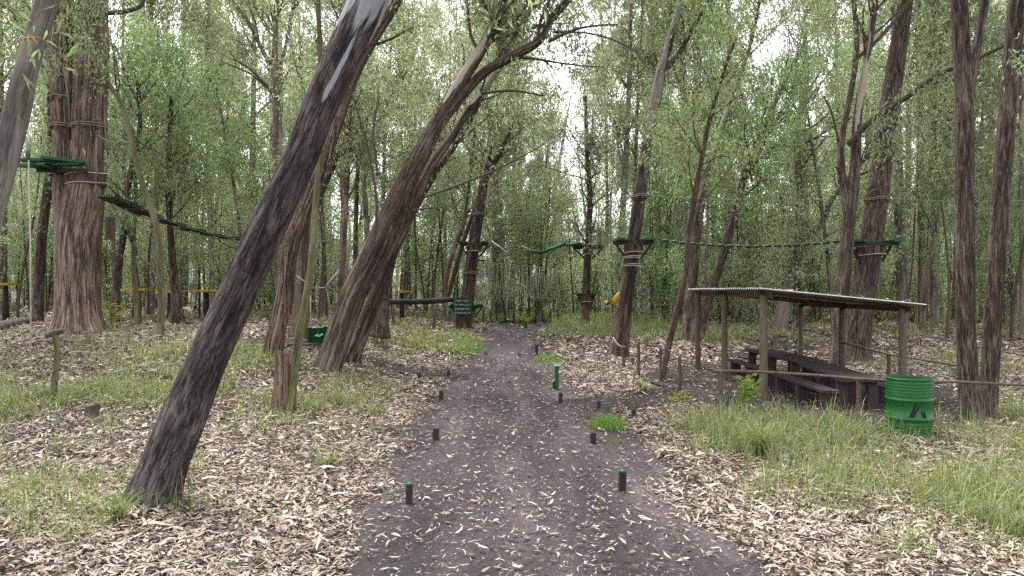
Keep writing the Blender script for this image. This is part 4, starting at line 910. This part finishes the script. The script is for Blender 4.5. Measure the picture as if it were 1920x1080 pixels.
lath("inside", [(H0 + 0.008, R0 - 0.003), (H0 - 0.02, R0 - 0.012), (0.06, R0 - 0.012), (0.05, 0.01)], M['drum_in'])
def decal(poly, name):
    """flat painted mark bent round the shell; poly in (sideways m, height m)"""
    a0 = math.atan2(-bc[1], -bc[0]); V = []; n = len(poly); m = 10
    (x0, z0), (x1, z1), (x2, z2), (x3, z3) = poly
    for i in range(m):
        t = i / (m - 1)
        for (xa, za), (xb, zb) in (((x0, z0), (x1, z1)), ((x3, z3), (x2, z2))):
            xx, zz = xa + (xb - xa) * t, za + (zb - za) * t; an = a0 + xx / R0
            V.append([bc[0] + (R0 + 0.0025) * math.cos(an), bc[1] + (R0 + 0.0025) * math.sin(an), bc[2] + zz])
    k = np.arange(m - 1)[:, None] * 2
    G().add(np.array(V), [k + [0, 2, 3, 1]]).obj(name, M['black'], br).parent = shell
decal([(-0.01, 0.295), (0.075, 0.49), (0.155, 0.49), (0.055, 0.295)], "black_bar")
decal([(0.135, 0.375), (0.165, 0.295), (0.225, 0.295), (0.20, 0.375)], "black_chip")

# ------------------------------------------------------------------ stick rails round the clearing
def stake(px, py, ptop, w, label, lean=0):
    b = hit(px, py); D = b[1]; h = (py - ptop) / F * D; r = thing("fence_stake", label, "stake", b, "stakes of the stick fence")
    rod("stick", [[b[0], D, b[2] - 0.15], [b[0] + lean * .5 + .008, D, b[2] + h * .5], [b[0] + lean, D, b[2] + h]], np.array([1.1, 1, .9]) * w / 2 / F * D, M['stick'], r, 8, 0.1); return b, h
s1, h1 = stake(1350, 782, 693, 9, "thin stake at the left end of the shelter's front rail")
s2, h2 = stake(1610, 802, 708, 10, "thin stake holding the front rail near the green barrel")
s3, h3 = stake(1197, 708, 640, 6, "short stake left of the thin red-brown sapling")
s4, h4 = stake(1238, 700, 648, 5, "slim stake touching the thin red-brown sapling")
s5, h5 = stake(1274, 735, 667, 7, "dark stake right of the thin red-brown sapling")
s6, h6 = stake(1666, 716, 660, 8, "thin stake between the shelter pole and the stout platform tree")
s7, h7 = stake(1171, 694, 648, 6, "pale leaning stake against the slender platform tree", -0.08)
def rail(label, pts, r, mat='stick'):
    P = np.array(pts); root = thing("stick_rail", label, "rail", P[0], "rails of the stick fence"); rod("stick", P, np.linspace(r, r * 0.75, len(P)), M[mat], root, 8, 0.12)
T1_ = TREES['pairL'][1]
rail("long crooked stick rail along the shelter's front", [W(1338, 696, s1[1] - .03), W(1410, 697, 11.6), W(1520, 703, 11.2), W(1612, 711, s2[1] - .06), W(1668, 714, 10.9)], 0.026)
rail("stick rail between the green barrel and the straight trunks", [W(1735, 716, 10.6), W(1790, 716, 10.8), W(1850, 719, 10.9), W(1925, 722, 11.0)], 0.024)
rail("stick rail running from the shelter to the straight trunks behind the barrel", [W(1575, 641, 16.0), W(1620, 652, 15.8), W(1666, 664, s6[1] - .05), W(1740, 676, 14.2), W(1812, 688, 12.0)], 0.028)
rail("thin crooked rail beside the red-brown sapling", [W(1196, 640, s3[1]), W(1215, 647, s3[1] - .2), W(1238, 652, s4[1] - .1), W(1262, 660, s5[1] + .5), W(1276, 669, s5[1])], 0.017)
rail("pale bent stick resting on the slender platform tree", [W(1150, 634, 21), W(1156, 643, 20.8), W(1164, 650, 20.6), W(1173, 651, 20.5)], 0.028, 'rope_d')
rail("low stick rail at the right edge behind the straight trunks", [W(1690, 640, 20), W(1750, 632, 21), W(1830, 650, 19), W(1930, 668, 18)], 0.025)

# ------------------------------------------------------------------ path posts
def post(px, py, ptop, w, label, top=None, mat='stub'):
    b = hit(px, py); D = b[1]; h = (py - ptop) / F * D; r = w / 2 / F * D; root = thing("path_post", label, "post", b, "short posts edging the path")
    sf = rod("shaft", [[b[0], D, b[2] - 0.15], [b[0], D, b[2] + h * .5], [b[0] + .004, D, b[2] + h]], [r, r, r * .97], M[mat], root, 14, 0.06)
    if top: pt_ = rod("painted_top", [[b[0] + .004, D, b[2] + h - 0.03], [b[0] + .004, D, b[2] + h + 0.004]], r * 1.03, M[top], root, 14); pt_.parent = sf
post(767, 946, 906, 13, "nearest post on the path's left side, green painted top", 'green')
post(1167, 924, 883, 15, "nearest post on the path's right side, green painted top", 'green')
post(817, 827, 803, 13, "dark stubby post, second along the path's left edge")
post(827, 752, 732, 8, "dark post third along the path's left edge")
post(785, 713, 699, 8, "small dark post at the left side track")
post(841, 708, 694, 6, "small dark post where the left side track leaves the path")
post(1112, 834, 811, 12, "dark leaning post beside the bright grass clump")
post(1051, 757, 737, 8, "dark post just below the green box post")
post(1039, 731, 714, 6, "dark green stub touching the green box post", None, 'dgreen')
post(1006, 667, 646, 6, "slim dark post at the far right edge of the path", 'dgreen')
post(1123, 770, 752, 8, "dark post at the start of the shelter track")
post(1188, 785, 767, 9, "mossy post right of the bright grass clump", None, 'dgreen')
post(1369, 768, 742, 9, "dark post beside the leafy plant at the shelter")
for i, (px, py, pt) in enumerate([(1332, 678, 666), (1341, 663, 656), (1421, 645, 636), (1447, 650, 641), (1474, 657, 651), (1437, 640, 632)]):
    post(px, py, pt, 5, ["small dark post near the shelter's far left pole", "tiny dark post beyond the shelter's far left pole", "tiny dark post behind the shelter beside the near pole", "tiny dark post behind the shelter, on the left of two", "tiny dark post behind the shelter above the far table", "farthest tiny dark post behind the shelter"][i])
# green box post
b = hit(1044, 732); D = b[1]; r_ = thing("box_post", "green post with a square sloping board on top at the path's right edge", "post", b)
G().add(*box((b[0], D, b[2] + 0.20), (0.075, 0.075, 0.55))).obj("post", M['green'], r_)
ax = frame((0.0, 1.0, 0.35)); G().add(*box((b[0] + .005, D - .01, b[2] + 0.50), (0.13, 0.15, 0.03), ax=ax)).obj("board", M['green'], r_)

# ------------------------------------------------------------------ sign at the end of the path
D = TREES['c1'][3] - 0.75; b = W(867, 600, D); bz = Tz(b[0], D); sg = thing("trail_sign", "dark green plank sign with faint pale lettering in front of the platform tree", "sign", (b[0], D, bz))
for dx in (-0.22, 0.22): rod("leg", [[b[0] + dx, D + .04, bz - .1], [b[0] + dx, D + .04, bz + .95]], .03, M['stub'], sg, 8)
zt = W(868, 561, D)[2]
rngs = np.random.default_rng(3)
for k in range(4):
    w = 0.72 if k < 3 else 1.02; zc = zt - 0.06 - k * 0.155
    pl = G().add(*box((b[0], D, zc), (w, 0.03, 0.13))).obj("sign_board", M['dgreen'], sg)
    g = G(); x = b[0] - w * 0.36
    while x < b[0] + w * 0.36:          # the strokes of small capitals, too far off to read
        lw = rngs.uniform(0.02, 0.035)
        g.add(*box((x, D - 0.0175, zc + rngs.normal(0, .004)), (lw * 0.4, 0.003, 0.05)))
        if rngs.uniform() < 0.7: g.add(*box((x + lw * .5, D - 0.0175, zc + rngs.choice([-.02, 0, .02])), (lw * 0.5, 0.003, 0.012)))
        x += lw + (0.03 if rngs.uniform() < 0.8 else 0.07)
    lt = g.obj("lettering", M['white'], sg); lt["kind"] = "stuff"; lt.parent = pl

# ------------------------------------------------------------------ tree platforms
def stem_at(key, py, si=0):
    root, base, paths, D0 = TREES[key]; P = paths[si]; z = EYE + (HZ - py) / F * D0
    i = int(np.argmin(np.abs(P[:, 2] - z))); return P[i, :3].copy(), P[i, 3]
def platform(key, py, label, size, mat='green', sides=((-1, 0), (1, 0)), blocks=8, si=0, thick=0.06, pw=0.16, tilt=0.0):
    c, r = stem_at(key, py, si); root = thing("tree_platform", label, "platform", c, "platforms round the climbing trees")
    for k in range(blocks):      # wooden packers round the trunk
        a = 2 * math.pi * (k + .5) / blocks; q = c + np.array([math.cos(a), math.sin(a), 0]) * (r + 0.045)
        G().add(*box((q[0], q[1], q[2] - 0.20), (0.06, min(0.16, 1.6 * r), 0.34), a)).obj("packer_block", M['block'], root)
    for z_ in (-0.10, -0.33):
        g = G(); g.add(*ring(c + [0, 0, z_], r + 0.085, 0.014, 24, (0.05, 0.04), 0.012)); g.obj("rope_wrap", M['rope'], root, True)
    for e in (-1, 1):            # bearers either side
        plank("bearer", c + [-size * .9, e * (r + .06), -0.07], c + [size * .9 if len(sides) > 1 else r * .7, e * (r + .06), -0.07], 0.07, 0.09, M['plank_d'], root)
    for sx, _ in sides:
        x0 = r + 0.03; n = max(2, int((size - x0) / pw))
        for k in range(n):
            x = sx * (x0 + pw * (k + .5)); ln = size * (0.95 - 0.10 * k)
            plank("plank", c + [x, -ln, tilt * x + 0.012 * (k % 2)], c + [x, ln, tilt * x + 0.012 * (k % 2)], pw - .012, thick, M[mat], root)
        a = c + [sx * size * .85, 0, -0.1]; b_ = c + [sx * (r + .02), 0, -0.52]; plank("brace", a, b_, 0.06, 0.06, M['plank_d'], root, (0, 1, 0))
    return root, c, r
platform('big', 328, "green plank platform high on the massive double trunk", 1.02, sides=((-1, 0),), blocks=12, pw=.2)
platform('c1', 455, "upper green platform on the tree at the path's end", 0.62)
platform('c1', 571, "lower green platform above the sign at the path's end", 0.72)
_, c2p, c2r = platform('c2', 455, "green platform on the slender forked tree right of the path", 0.62)
_, c4p, c4r = platform('r4', 450, "green platform on the stout tree behind the shelter", 0.66, blocks=10)
_, cmp_, cmr = platform('mid', 460, "faint green platform on the leafy blue-green tree", 0.7)
platform('mid', 551, "small pale green step on the leafy blue-green tree's rusty trunk", 0.4)
# extra boards of the big platform jutting left and front
c, r = stem_at('big', 328)
pr = [o for o in bpy.data.objects if o.get("label", "").startswith("green plank platform high")][0]
for (a, b_, w) in (((-1.25, -.55, .02), (.35, -.75, .03), .26), ((-.95, -.95, .08), (-.05, -.72, .12), .24), ((-.45, -.98, .14), (.42, -.80, .06), .2)):
    plank("plank", c + np.array(a), c + np.array(b_), w, .06, M['green'], pr)
# rope wraps higher on the trunks
def wraps(key, pys, label, n=2, packers=6, si=0, mat='rope_d'):
    c, r = stem_at(key, pys[0], si); root = thing("rope_wrap", label, "rope", c, "rope and cable wraps on the trunks")
    for py in pys:
        c, r = stem_at(key, py, si)
        for k in range(n):
            g = G(); g.add(*ring(c + [0, 0, -.05 * k], r + .045, .013, 22, (.06 - .04 * k, .05), .012)); g.obj("loop", M[mat], root, True)
        for k in range(packers):
            a = 2 * math.pi * (k + .3) / packers; q = c + np.array([math.cos(a), math.sin(a), 0]) * (r + .02); G().add(*box(q - [0, 0, .03], (.05, .07, .2), a)).obj("packer_block", M['block'], root)
wraps('c2', (372,), "dark cable wrap high on the slender forked tree right of the path", packers=8)
wraps('c2', (478, 500), "pale rope loops below the platform of the slender forked tree", 2, 0, mat='rope')
wraps('r4', (372,), "cable wrap high on the stout tree behind the shelter", packers=10)
wraps('c1', (400,), "cable wrap near the top of the tree at the path's end", packers=6)
wraps('c1', (515,), "dark packed wrap midway on the tree at the path's end", packers=8)
wraps('big', (228,), "weathered cable wrap high on the massive trunk's right stem", 2, 8)
wraps('big', (232,), "weathered cable wrap high on the massive trunk's left stem", 2, 7, 1)
wraps('big', (190,), "splintered packer ring on the massive trunk's left stem", 1, 9, 1)
c, r = stem_at('c1', 487); r_ = thing("peg", "short dark wooden peg sticking out of the tree at the path's end", "peg", c); rod("peg", [c, c + np.array([.55, -.05, 0])], .035, M['stub'], r_)

# ------------------------------------------------------------------ aerial bridges, ropes and cables
A0, A1 = W(196, 366, 17.2), W(475, 450, 26.0)
rb = thing("plank_bridge", "hanging bridge of dark planks leaving the massive tree", "bridge", A0)
Pb = sag(A0, A1, 0.25, 15); d_ = norm(A1 - A0)
for k in range(14):
    a = Pb[k] + (Pb[k + 1] - Pb[k]) * .08; b_ = Pb[k] + (Pb[k + 1] - Pb[k]) * (.92 if k < 3 else .8)
    plank("plank", a + [0, 0, .03 * (k % 2)], b_ + [0, 0, .03 * (k % 2)], .46 if k < 3 else .30, .055, M['plank_d'] if k else M['dgreen'], rb)
s_ = norm(np.cross([0, 0, 1], d_))
for e in (-1, 1):
    rod("cable", Pb + s_ * e * .2 + [0, 0, -.02], .012, M['steel'], rb, 5)
    rod("hand_cable", sag(A0 + [0, 0, 1.4] + s_ * e * .2, A1 + [0, 0, 1.3] + s_ * e * .2, .12, 9), .009, M['steel'], rb, 5)
for k in (0, 1, 2, 4, 6, 8, 10, 12):
    rod("hanger_rope", [Pb[k] + s_ * .2, Pb[k] + s_ * .2 + [0, 0, 1.35]], .010, M['rope_d'], rb, 5)

def log_bridge(label, a, b_, drop, n, r, mat, gap=.12, mat2=None):
    rt = thing("log_bridge", label, "bridge", a, "swinging bridges between the climbing trees"); P = sag(a, b_, drop, n + 1)
    for k in range(n):
        p, q = P[k], P[k + 1]; rod("log", [p + (q - p) * gap, p + (q - p) * (1 - gap)], r, M[mat2 if mat2 and k % 2 else mat], rt, 8)
    rod("cable", P + [0, 0, .002], .011, M['steel'], rt, 5); return rt
log_bridge("sagging string of green logs from the forked tree to the stout tree", c2p + [c2r + .6, -.1, 0.0], c4p + [-c4r - .6, -.2, 0.02], .16, 19, .038, 'dgreen', .16)
rt = thing("log_bridge", "swinging green logs between the path's end tree and the leafy blue-green tree", "bridge", W(905, 458, 30), "swinging bridges between the climbing trees")
rod("cable", sag(W(893, 452, 29.8), W(1100, 455, 31), .35, 13), .011, M['steel'], rt, 5)
for (x0, y0, x1, y1, mt, rr) in ((922, 452, 950, 473, 'white', .03), (978, 461, 1000, 471, 'rope', .03), (996, 470, 1016, 476, 'dgreen', .045), (1014, 474, 1060, 457, 'green', .07), (1062, 460, 1090, 457, 'dgreen', .06)):
    rod("log", [W(x0, y0, 30.2), W(x1, y1, 30.5)], rr, M[mt], rt, 8); mx_ = (x0 + x1) / 2
    rod("hanger_rope", [W(mx_, (y0 + y1) / 2, 30.35), W(mx_, 395, 30.35)], .009, M['rope_d'], rt, 5)
rod("hand_cable", sag(W(893, 392, 29.8), W(1102, 392, 31), .2, 9), .010, M['steel'], rt, 5)
def cable(label, P, r=.010, mat='steel'):
    o = thing("steel_cable" if mat == 'steel' else "hanging_rope", label, "cable" if mat == 'steel' else "rope", P[0]); rod("strand", P, r, M[mat], o, 5)
cable("thin overhead cable from the forked tree to the stout tree", sag(stem_at('c2', 372)[0], stem_at('r4', 372)[0], .12))
cable("thin overhead cable running right from the stout tree", sag(stem_at('r4', 372)[0], W(1990, 372, 21), .1))
cable("thin overhead cable arriving at the path's end tree from the left", sag(W(560, 448, 24), stem_at('c1', 452)[0], .1))
cable("thin overhead cable between the path's end tree and the forked tree", sag(stem_at('c1', 400)[0], stem_at('c2', 372)[0], .35), .011)
P = np.array([W(52, 180, 13), W(54, 320, 13), W(57, 450, 13), W(58, 605, 13)]); P[-1, 2] = Tz(P[-1, 0], 13) + .3
cable("pale rope hanging straight down left of the massive trunk", P, .013, 'rope')
rod("clamp", [W(52, 262, 13), W(53, 300, 13)], .035, M['steel'], [o for o in bpy.data.objects if o.get("label", "").startswith("pale rope hanging straight")][0], 8)
P = np.array([W(118, 120, 17.0), W(128, 180, 17.0), W(130, 232, 17.0)]); cable("thin dark lifeline rope on the massive trunk's left stem", P, .012, 'rope_d')
# hanging wooden weight beside the big tree
a = W(207, 428, 19.5); r_ = thing("hanging_board", "small weathered double board hanging from the plank bridge", "board", a)
for e in (-1, 1): G().add(*box(a + [e * .065, 0, 0], (.12, .04, .60))).obj("board", M['stick'], r_)
rod("rope", [a + [0, 0, .28], W(207, 372, 19.5)], .01, M['rope_d'], r_, 5)

# black balance beam
a, b_ = W(722, 566, 26.2), W(846, 562, 28.6)
bb = thing("balance_beam", "long black rubber-sleeved log beam left of the sign", "beam", a)
P = sag(a, b_, .03, 4)
for k in range(3): rod("log", [P[k] + (P[k + 1] - P[k]) * .01, P[k + 1]], [.105, .10], M['rubber'], bb, 12)
for q, w in ((W(707, 566, 26.0), .55), (W(856, 565, 28.9), .4)):
    plank("end_board", q - [w / 2, 0, 0], q + [w / 2, 0, 0], .5, .07, M['green'], bb); plank("end_board", q - [w / 2, .1, -.08], q + [w / 2, .1, .08], .12, .10, M['dgreen'], bb)
for (x0, y0, x1, y1) in ((812, 606, 818, 570), (740, 600, 735, 570)):
    q0 = W(x0, y0, 27.4 if x0 > 780 else 26.4); q0[2] = Tz(q0[0], q0[1]) - .1; rod("prop", [q0, W(x1, y1, q0[1])], .06, M['stick'], bb, 8, .3)
# dark stump supporting the beam's left end
q = W(708, 590, 26.3); q[2] = Tz(q[0], q[1]); r_ = thing("support_stump", "dark stump under the balance beam's left end", "stump", q)
rod("trunk", [q - [0, 0, .2], q + [0, 0, .35], W(708, 571, 26.3)], [.32, .26, .24], M['stub'], r_, 14, .1)

# rope curtain
NX = np.linspace(893, 1052, 21); DN = 34.0
nr = thing("rope_curtain", "wide curtain of pale hanging rope loops beyond the path's end", "rope net", W(970, 580, DN))
topP = np.array([W(885, 489, DN), W(930, 494, DN), W(985, 499, DN), W(1058, 507, DN)]); rod("top_cable", topP, .018, M['steel'], nr, 6, .5)
rod("low_cable", [W(885, 552, DN), W(960, 556, DN), W(1058, 560, DN)], .014, M['steel'], nr, 6, .5)
rn = np.random.default_rng(9)
for k, x in enumerate(NX[:-1]):
    yt = np.interp(x, [885, 930, 985, 1058], [489, 494, 499, 507]); w = NX[1] - NX[0]; yb = 556 + rn.uniform(-10, 12); dd = rn.uniform(-.5, .5)
    rod("rope_loop", [W(x, yt, DN), W(x + w * .22 + rn.normal(0, .6), (yt + yb) / 2, DN + dd), W(x + w * .5, yb, DN + dd), W(x + w * .75 + rn.normal(0, .6), (yt + yb) / 2, DN + dd), W(x + w, yt, DN)], .014, M['rope'], nr, 5, .25)
for k, x in enumerate(np.linspace(905, 1046, 11)):
    q = W(x + rn.normal(0, 1.5), 584, DN + .5 + rn.uniform(-.3, .6)); q[2] = Tz(q[0], q[1]); r_ = thing("palisade_stake", f"dark upright stake under the rope curtain, {ORD[k]} from left in the row", "stake", q, "row of stakes under the rope curtain")
    rod("stake", [q - [0, 0, .2], q + [0, 0, rn.uniform(.45, .8)]], .045, M['stub'], r_, 8)

# swing board at the foot of the three-stemmed gum
b = hit(598, 652); D = b[1] + .3; z0 = Tz(b[0], D); sw = thing("swing_seat", "green slatted swing board hanging behind the three-stemmed leaning gum", "swing", (b[0], D, z0))
w_ = 46 / F * D; h_ = 34 / F * D; c = np.array([b[0], D, z0 + .06 + h_ / 2]); u = norm(np.array([1.0, .35, .08])); v = norm(np.array([.12, -.35, 1.0]))
for k in range(4): o = v * (h_ * ((k + .5) / 4 - .5)); plank("slat", c + o - u * w_ * .5, c + o + u * w_ * .5, h_ / 4 - .008, .03, M['green'], sw, np.cross(u, v))
for e in (-.5, .12, .5): plank("upright", c + u * w_ * e - v * h_ * .55 - np.array([0, .035, 0]), c + u * w_ * e + v * h_ * .55 - np.array([0, .035, 0]), .07, .035, M['green'], sw, np.cross(u, v))
g = G()
for k in range(5): g.add(*box(c + u * w_ * (-.22 + .06 * k) + v * h_ * (.02 + .06 * math.sin(k * 2.1)) - np.array([0, .045 + .01 * k * .3, 0]), (.05, .004, .025)))
g.obj("white_scribble", M['white'], sw)["kind"] = "stuff"
bar = [W(586, 541, D), W(612, 540, D)]; rod("crossbar", bar, .022, M['steel'], sw, 8); rod("crossbar_stay", [W(608, 541, D), W(636, 506, D)], .018, M['rope'], sw, 6); rod("crossbar_stay", [W(590, 541, D), W(556, 517, D)], .010, M['rope'], sw, 6)
rod("rope", [W(582, 540, D), c - u * w_ * .45 + v * h_ * .5], .012, M['rope'], sw, 6); rod("rope", [W(612, 541, D), c + u * w_ * .45 + v * h_ * .5], .012, M['rope_d'], sw, 6)

# yellow platforms in the thicket
def yplat(px, py, w, D, label, n=3):
    c = W(px, py, D); r = thing("yellow_platform", label, "platform", c, "yellow platforms in the left thicket"); wm = w / F * D
    for k in range(n): plank("plank", c + [-wm / 2, (k - n / 2) * .22, .01 * (k % 2)], c + [wm / 2, (k - n / 2) * .22, .01 * (k % 2)], .2, .05, M['yellow'], r)
    gz = Tz(c[0], c[1])
    for e in (-.1,): rod("support_stump", [[c[0] + wm * e, c[1], gz - .2], [c[0] + wm * e, c[1], c[2] - .06]], [.12, .07], M['stub'], r, 10)
yplat(258, 543, 50, 25.5, "yellow plank platform behind the dark crooked trunk left of the curving sapling")
yplat(322, 546, 38, 25.0, "yellow plank platform right behind the curving sapling")
yplat(392, 545, 46, 26.0, "yellow plank platform just left of the big leaning trunk")
yplat(14, 533, 34, 24.0, "yellow plank platform at the left edge of the thicket")
yplat(757, 547, 34, 31.0, "yellow plank platform with dark supports beyond the balance beam")
# grey net panel
c = W(352, 522, 27.5); nt_ = thing("net_panel", "grey square mesh net panel behind the yellow platforms", "net", c); w_, h_ = 38 / F * 27.5, 44 / F * 27.5
for k in range(9): rod("vertical_strand", [c + [-w_ / 2 + w_ * k / 8, 0, -h_ / 2], c + [-w_ / 2 + w_ * k / 8 + .05, 0, h_ / 2]], .010, M['steel'], nt_, 5)
for k in range(11): rod("cross_strand", [c + [-w_ / 2, .012, -h_ / 2 + h_ * k / 10], c + [w_ / 2 + .05, .012, -h_ / 2 + h_ * k / 10]], .010, M['steel'], nt_, 5)
for e in (-1, 1):
    q = c + [e * (w_ / 2 + .06), 0, 0]; rod("post", [[q[0], q[1], Tz(q[0], q[1]) - .2], q + [0, 0, h_ / 2 + .1]], .045, M['stub'], nt_, 8)
# yellow play figure behind the forked platform tree
D = 26.0; yf = thing("yellow_play_spring", "bright yellow curved play piece peeping out behind the forked platform tree", "play equipment", W(1165, 600, D))
rod("arm", [W(1172, 546, D), W(1160, 556, D), W(1150, 566, D), W(1143, 570, D)], [.12, .13, .10, .06], M['yellow'], yf, 12, .06)
rod("knob", [W(1133, 571, D), W(1137, 568, D), W(1141, 569, D)], [.05, .10, .05], M['yellow'], yf, 12, .04)
rod("body", [W(1152, 570, D), W(1166, 573, D), W(1182, 576, D)], [.05, .10, .09], M['yellow'], yf, 12, .06)
rod("grip", [W(1138, 571, D - .12), W(1147, 562, D - .12)], .03, M['black'], yf, 8)
q = W(1176, 600, D); q[2] = Tz(q[0], q[1]); rod("stand", [q - [0, 0, .1], W(1174, 574, D)], .06, M['stub'], yf, 10)

# ------------------------------------------------------------------ logs and fallen branches
def fallen(label, pts, r, mat='logw', name="fallen_branch", cat="branch", sides=10, twigs=0, seed=0):
    P = np.array([hit(*p[:2]) for p in pts]); P[:, 2] += np.array([p[2] if len(p) > 2 else 0 for p in pts]) + r * .8
    o = thing(name, label, cat, P[0]); g = G(); B = tube(P, np.linspace(r, r * .6, len(P)), sides, True, max(.05, r), fissures(.08, 9, 1.2)); g.add(*B); g.obj("limb", M[mat], o, True)
    rg = np.random.default_rng(seed)
    for k in range(twigs):
        i = int(rg.integers(0, len(P) - 1)); a = P[i] + (P[i + 1] - P[i]) * rg.uniform(0, 1); dd = norm(P[i + 1] - P[i] + rg.normal(0, .5, 3) * np.linalg.norm(P[i + 1] - P[i])); dd[2] = abs(dd[2]) * .3; L = rg.uniform(.2, .6)
        rod("side_twig", [a, a + dd * L * .5 + [0, 0, .02], a + dd * L], [r * .5, r * .4, r * .2], M[mat], o, 5)
fallen("thick fallen log at the left edge by the massive trunk", [(-40, 640), (0, 622), (30, 614), (55, 608)], .16, name="fallen_log", cat="log", sides=16)
fallen("long fallen log lying behind the curving sapling", [(190, 603), (250, 604), (300, 600), (345, 596)], .11, name="fallen_log", cat="log", sides=14)
fallen("dark log lying across the leaf litter behind the leaning trunk", [(395, 657), (470, 652), (550, 650), (600, 648)], .05, name="fallen_log", cat="log")
fallen("crooked fallen branch in the litter between leaning trunk and path", [(400, 873), (440, 850), (490, 828), (535, 808)], .024, twigs=5, seed=1)
fallen("grey branch in the litter at the lower left", [(-20, 968), (40, 975), (90, 966)], .035, twigs=2, seed=2)
fallen("thin dead branch arching over litter at the left edge", [(-10, 880, .02), (50, 860, .12), (85, 848, .10), (140, 862, .03)], .012, twigs=6, seed=3)
fallen("half-buried grey branch in litter near the lower path edge", [(540, 985), (590, 975), (640, 968)], .022, twigs=1, seed=4)
fallen("thin dark twig crossing the litter below the tall grass", [(1310, 828), (1380, 878), (1420, 895), (1495, 935)], .010, twigs=4, seed=5)
fallen("dark branch lying in the litter near the lower right", [(1640, 990), (1700, 1010), (1760, 1040)], .018, twigs=3, seed=6)
fallen("thin dark root stick on the bare path", [(830, 940), (880, 944), (930, 955), (958, 968)], .008, seed=7)
fallen("small stick lying on the path's lower right", [(1120, 985), (1190, 995), (1270, 992)], .007, twigs=1, seed=8)
fallen("dark log lying across the end of the path", [(885, 605), (930, 604), (965, 598)], .07, name="fallen_log", cat="log")
fallen("dark fallen limb left of the far grass", [(672, 641), (705, 640), (728, 634)], .07, name="fallen_log", cat="log")
fallen("pale log on the ground behind the shelter", [(1375, 603), (1420, 606), (1470, 604)], .08, name="fallen_log", cat="log")

# ------------------------------------------------------------------ distinct plants
def leafy(label, px, py, h, nst, leaf, L, ratio, seed, n_each=7, spread=.05, name="leafy_plant", cat="plant"):
    rg = np.random.default_rng(seed); b = hit(px, py); o = thing(name, label, cat, b); g = G(); tips = []
    for k in range(nst):
        a = rg.uniform(0, 6.28); P = [b + [.03 * math.cos(a), .03 * math.sin(a), -.03]]; d = rot_about([0, 0, 1], rg.uniform(.1, .5), a)
        for i in range(5): d = norm(d + rg.normal(0, .12, 3)); P.append(P[-1] + d * h / 5); tips.append(P[-1]) if i > 0 else None
        g.add(*tube(P, np.linspace(.007, .003, 6), 5, False))
    g.obj("stems", M['b_green'], o, True)
    tips = np.array(tips); c = np.repeat(tips, n_each, 0); n = len(c); d = rg.normal(size=(n, 3)); d[:, 2] = rg.uniform(-.3, .5, n)
    V, Fs = leaves_geo(c + rg.normal(0, spread, (n, 3)), d, L * rg.uniform(.6, 1.2, n), L * ratio * rg.uniform(.8, 1.2, n), .12, rg); G().add(V, Fs).obj("leaves", M[leaf], o)
leafy("bright broad-leaved seedling at the shelter's near pole", 1395, 775, .60, 6, 'fresh', .13, .5, 1, 5)
leafy("low pale-leaved seedling by the stick stake", 1276, 757, .22, 5, 'yellow_leaf', .08, .4, 2, 5)
leafy("small weedy seedling on the shelter track edge", 1258, 805, .16, 3, 'gum_pale', .06, .4, 3, 4)
leafy("yellow-green seedling at the foot of the massive trunk", 210, 618, .75, 6, 'yellow_leaf', .16, .28, 4, 6, .07)
leafy("bright yellow-leaved sprig left of the leaning trunk", 410, 600, 2.0, 2, 'yellow_leaf', .2, .3, 5, 3, .12)
leafy("fresh green seedling at the far grass edge", 725, 640, .5, 5, 'wattle', .12, .35, 6, 6)
def strappy(label, px, py, h, n, w, seed, mat='wattle', name="strappy_plant"):
    rg = np.random.default_rng(seed); b = hit(px, py); o = thing(name, label, "plant", b); a = rg.uniform(0, 6.28, n)
    V, Fs = blades(b[0] + rg.normal(0, .03, n), b[1] + rg.normal(0, .03, n), h * rg.uniform(.6, 1.1, n), np.full(n, w), a, rg.uniform(.25, .9, n), rg); G().add(V, Fs).obj("leaves", M[mat], o)
strappy("dark green strap-leaved plant in the litter right of the path", 1207, 738, .34, 34, .035, 1)
strappy("bright strap-leaved tuft beside the far path", 985, 615, .75, 40, .05, 2, 'lush')
strappy("large tall grass tussock leaning right in front of the shelter", 1425, 862, .62, 240, .009, 3, 'grass', "grass_tussock")
strappy("wide grass tussock at the foot of the leaning trunk", 222, 985, .36, 130, .008, 4, 'grass', "grass_tussock")
strappy("dense grass tussock on the litter left of the path", 610, 880, .2, 90, .006, 5, 'grass', "grass_tussock")
def clump(label, px, py, rx, ry, h, n, seed):
    rg = np.random.default_rng(seed); b = hit(px, py); o = thing("grass_clump", label, "grass clump", b, "bright green grass clumps by the path"); r = np.sqrt(rg.uniform(0, 1, n)); a = rg.uniform(0, 6.28, n)
    V, Fs = blades(b[0] + rx * r * np.cos(a), b[1] + ry * r * np.sin(a), h * rg.uniform(.4, 1.2, n) * (1.15 - .6 * r), rg.uniform(.004, .008, n), rg.uniform(0, 6.28, n), np.abs(rg.normal(.5, .3, n)), rg); G().add(V, Fs).obj("blades", M['lush'], o)
clump("bright green grass clump on the path's right edge near the leaning post", 1142, 803, .27, .40, .26, 900, 1)
clump("faint low green grass patch just below the bright clump", 1150, 830, .16, .22, .06, 260, 4)
clump("bright green grass clump beside the green box post", 1032, 676, .50, 1.1, .20, 1300, 2)
clump("bright grass clump at the left bend of the far path", 870, 655, .7, 1.6, .30, 1500, 3)
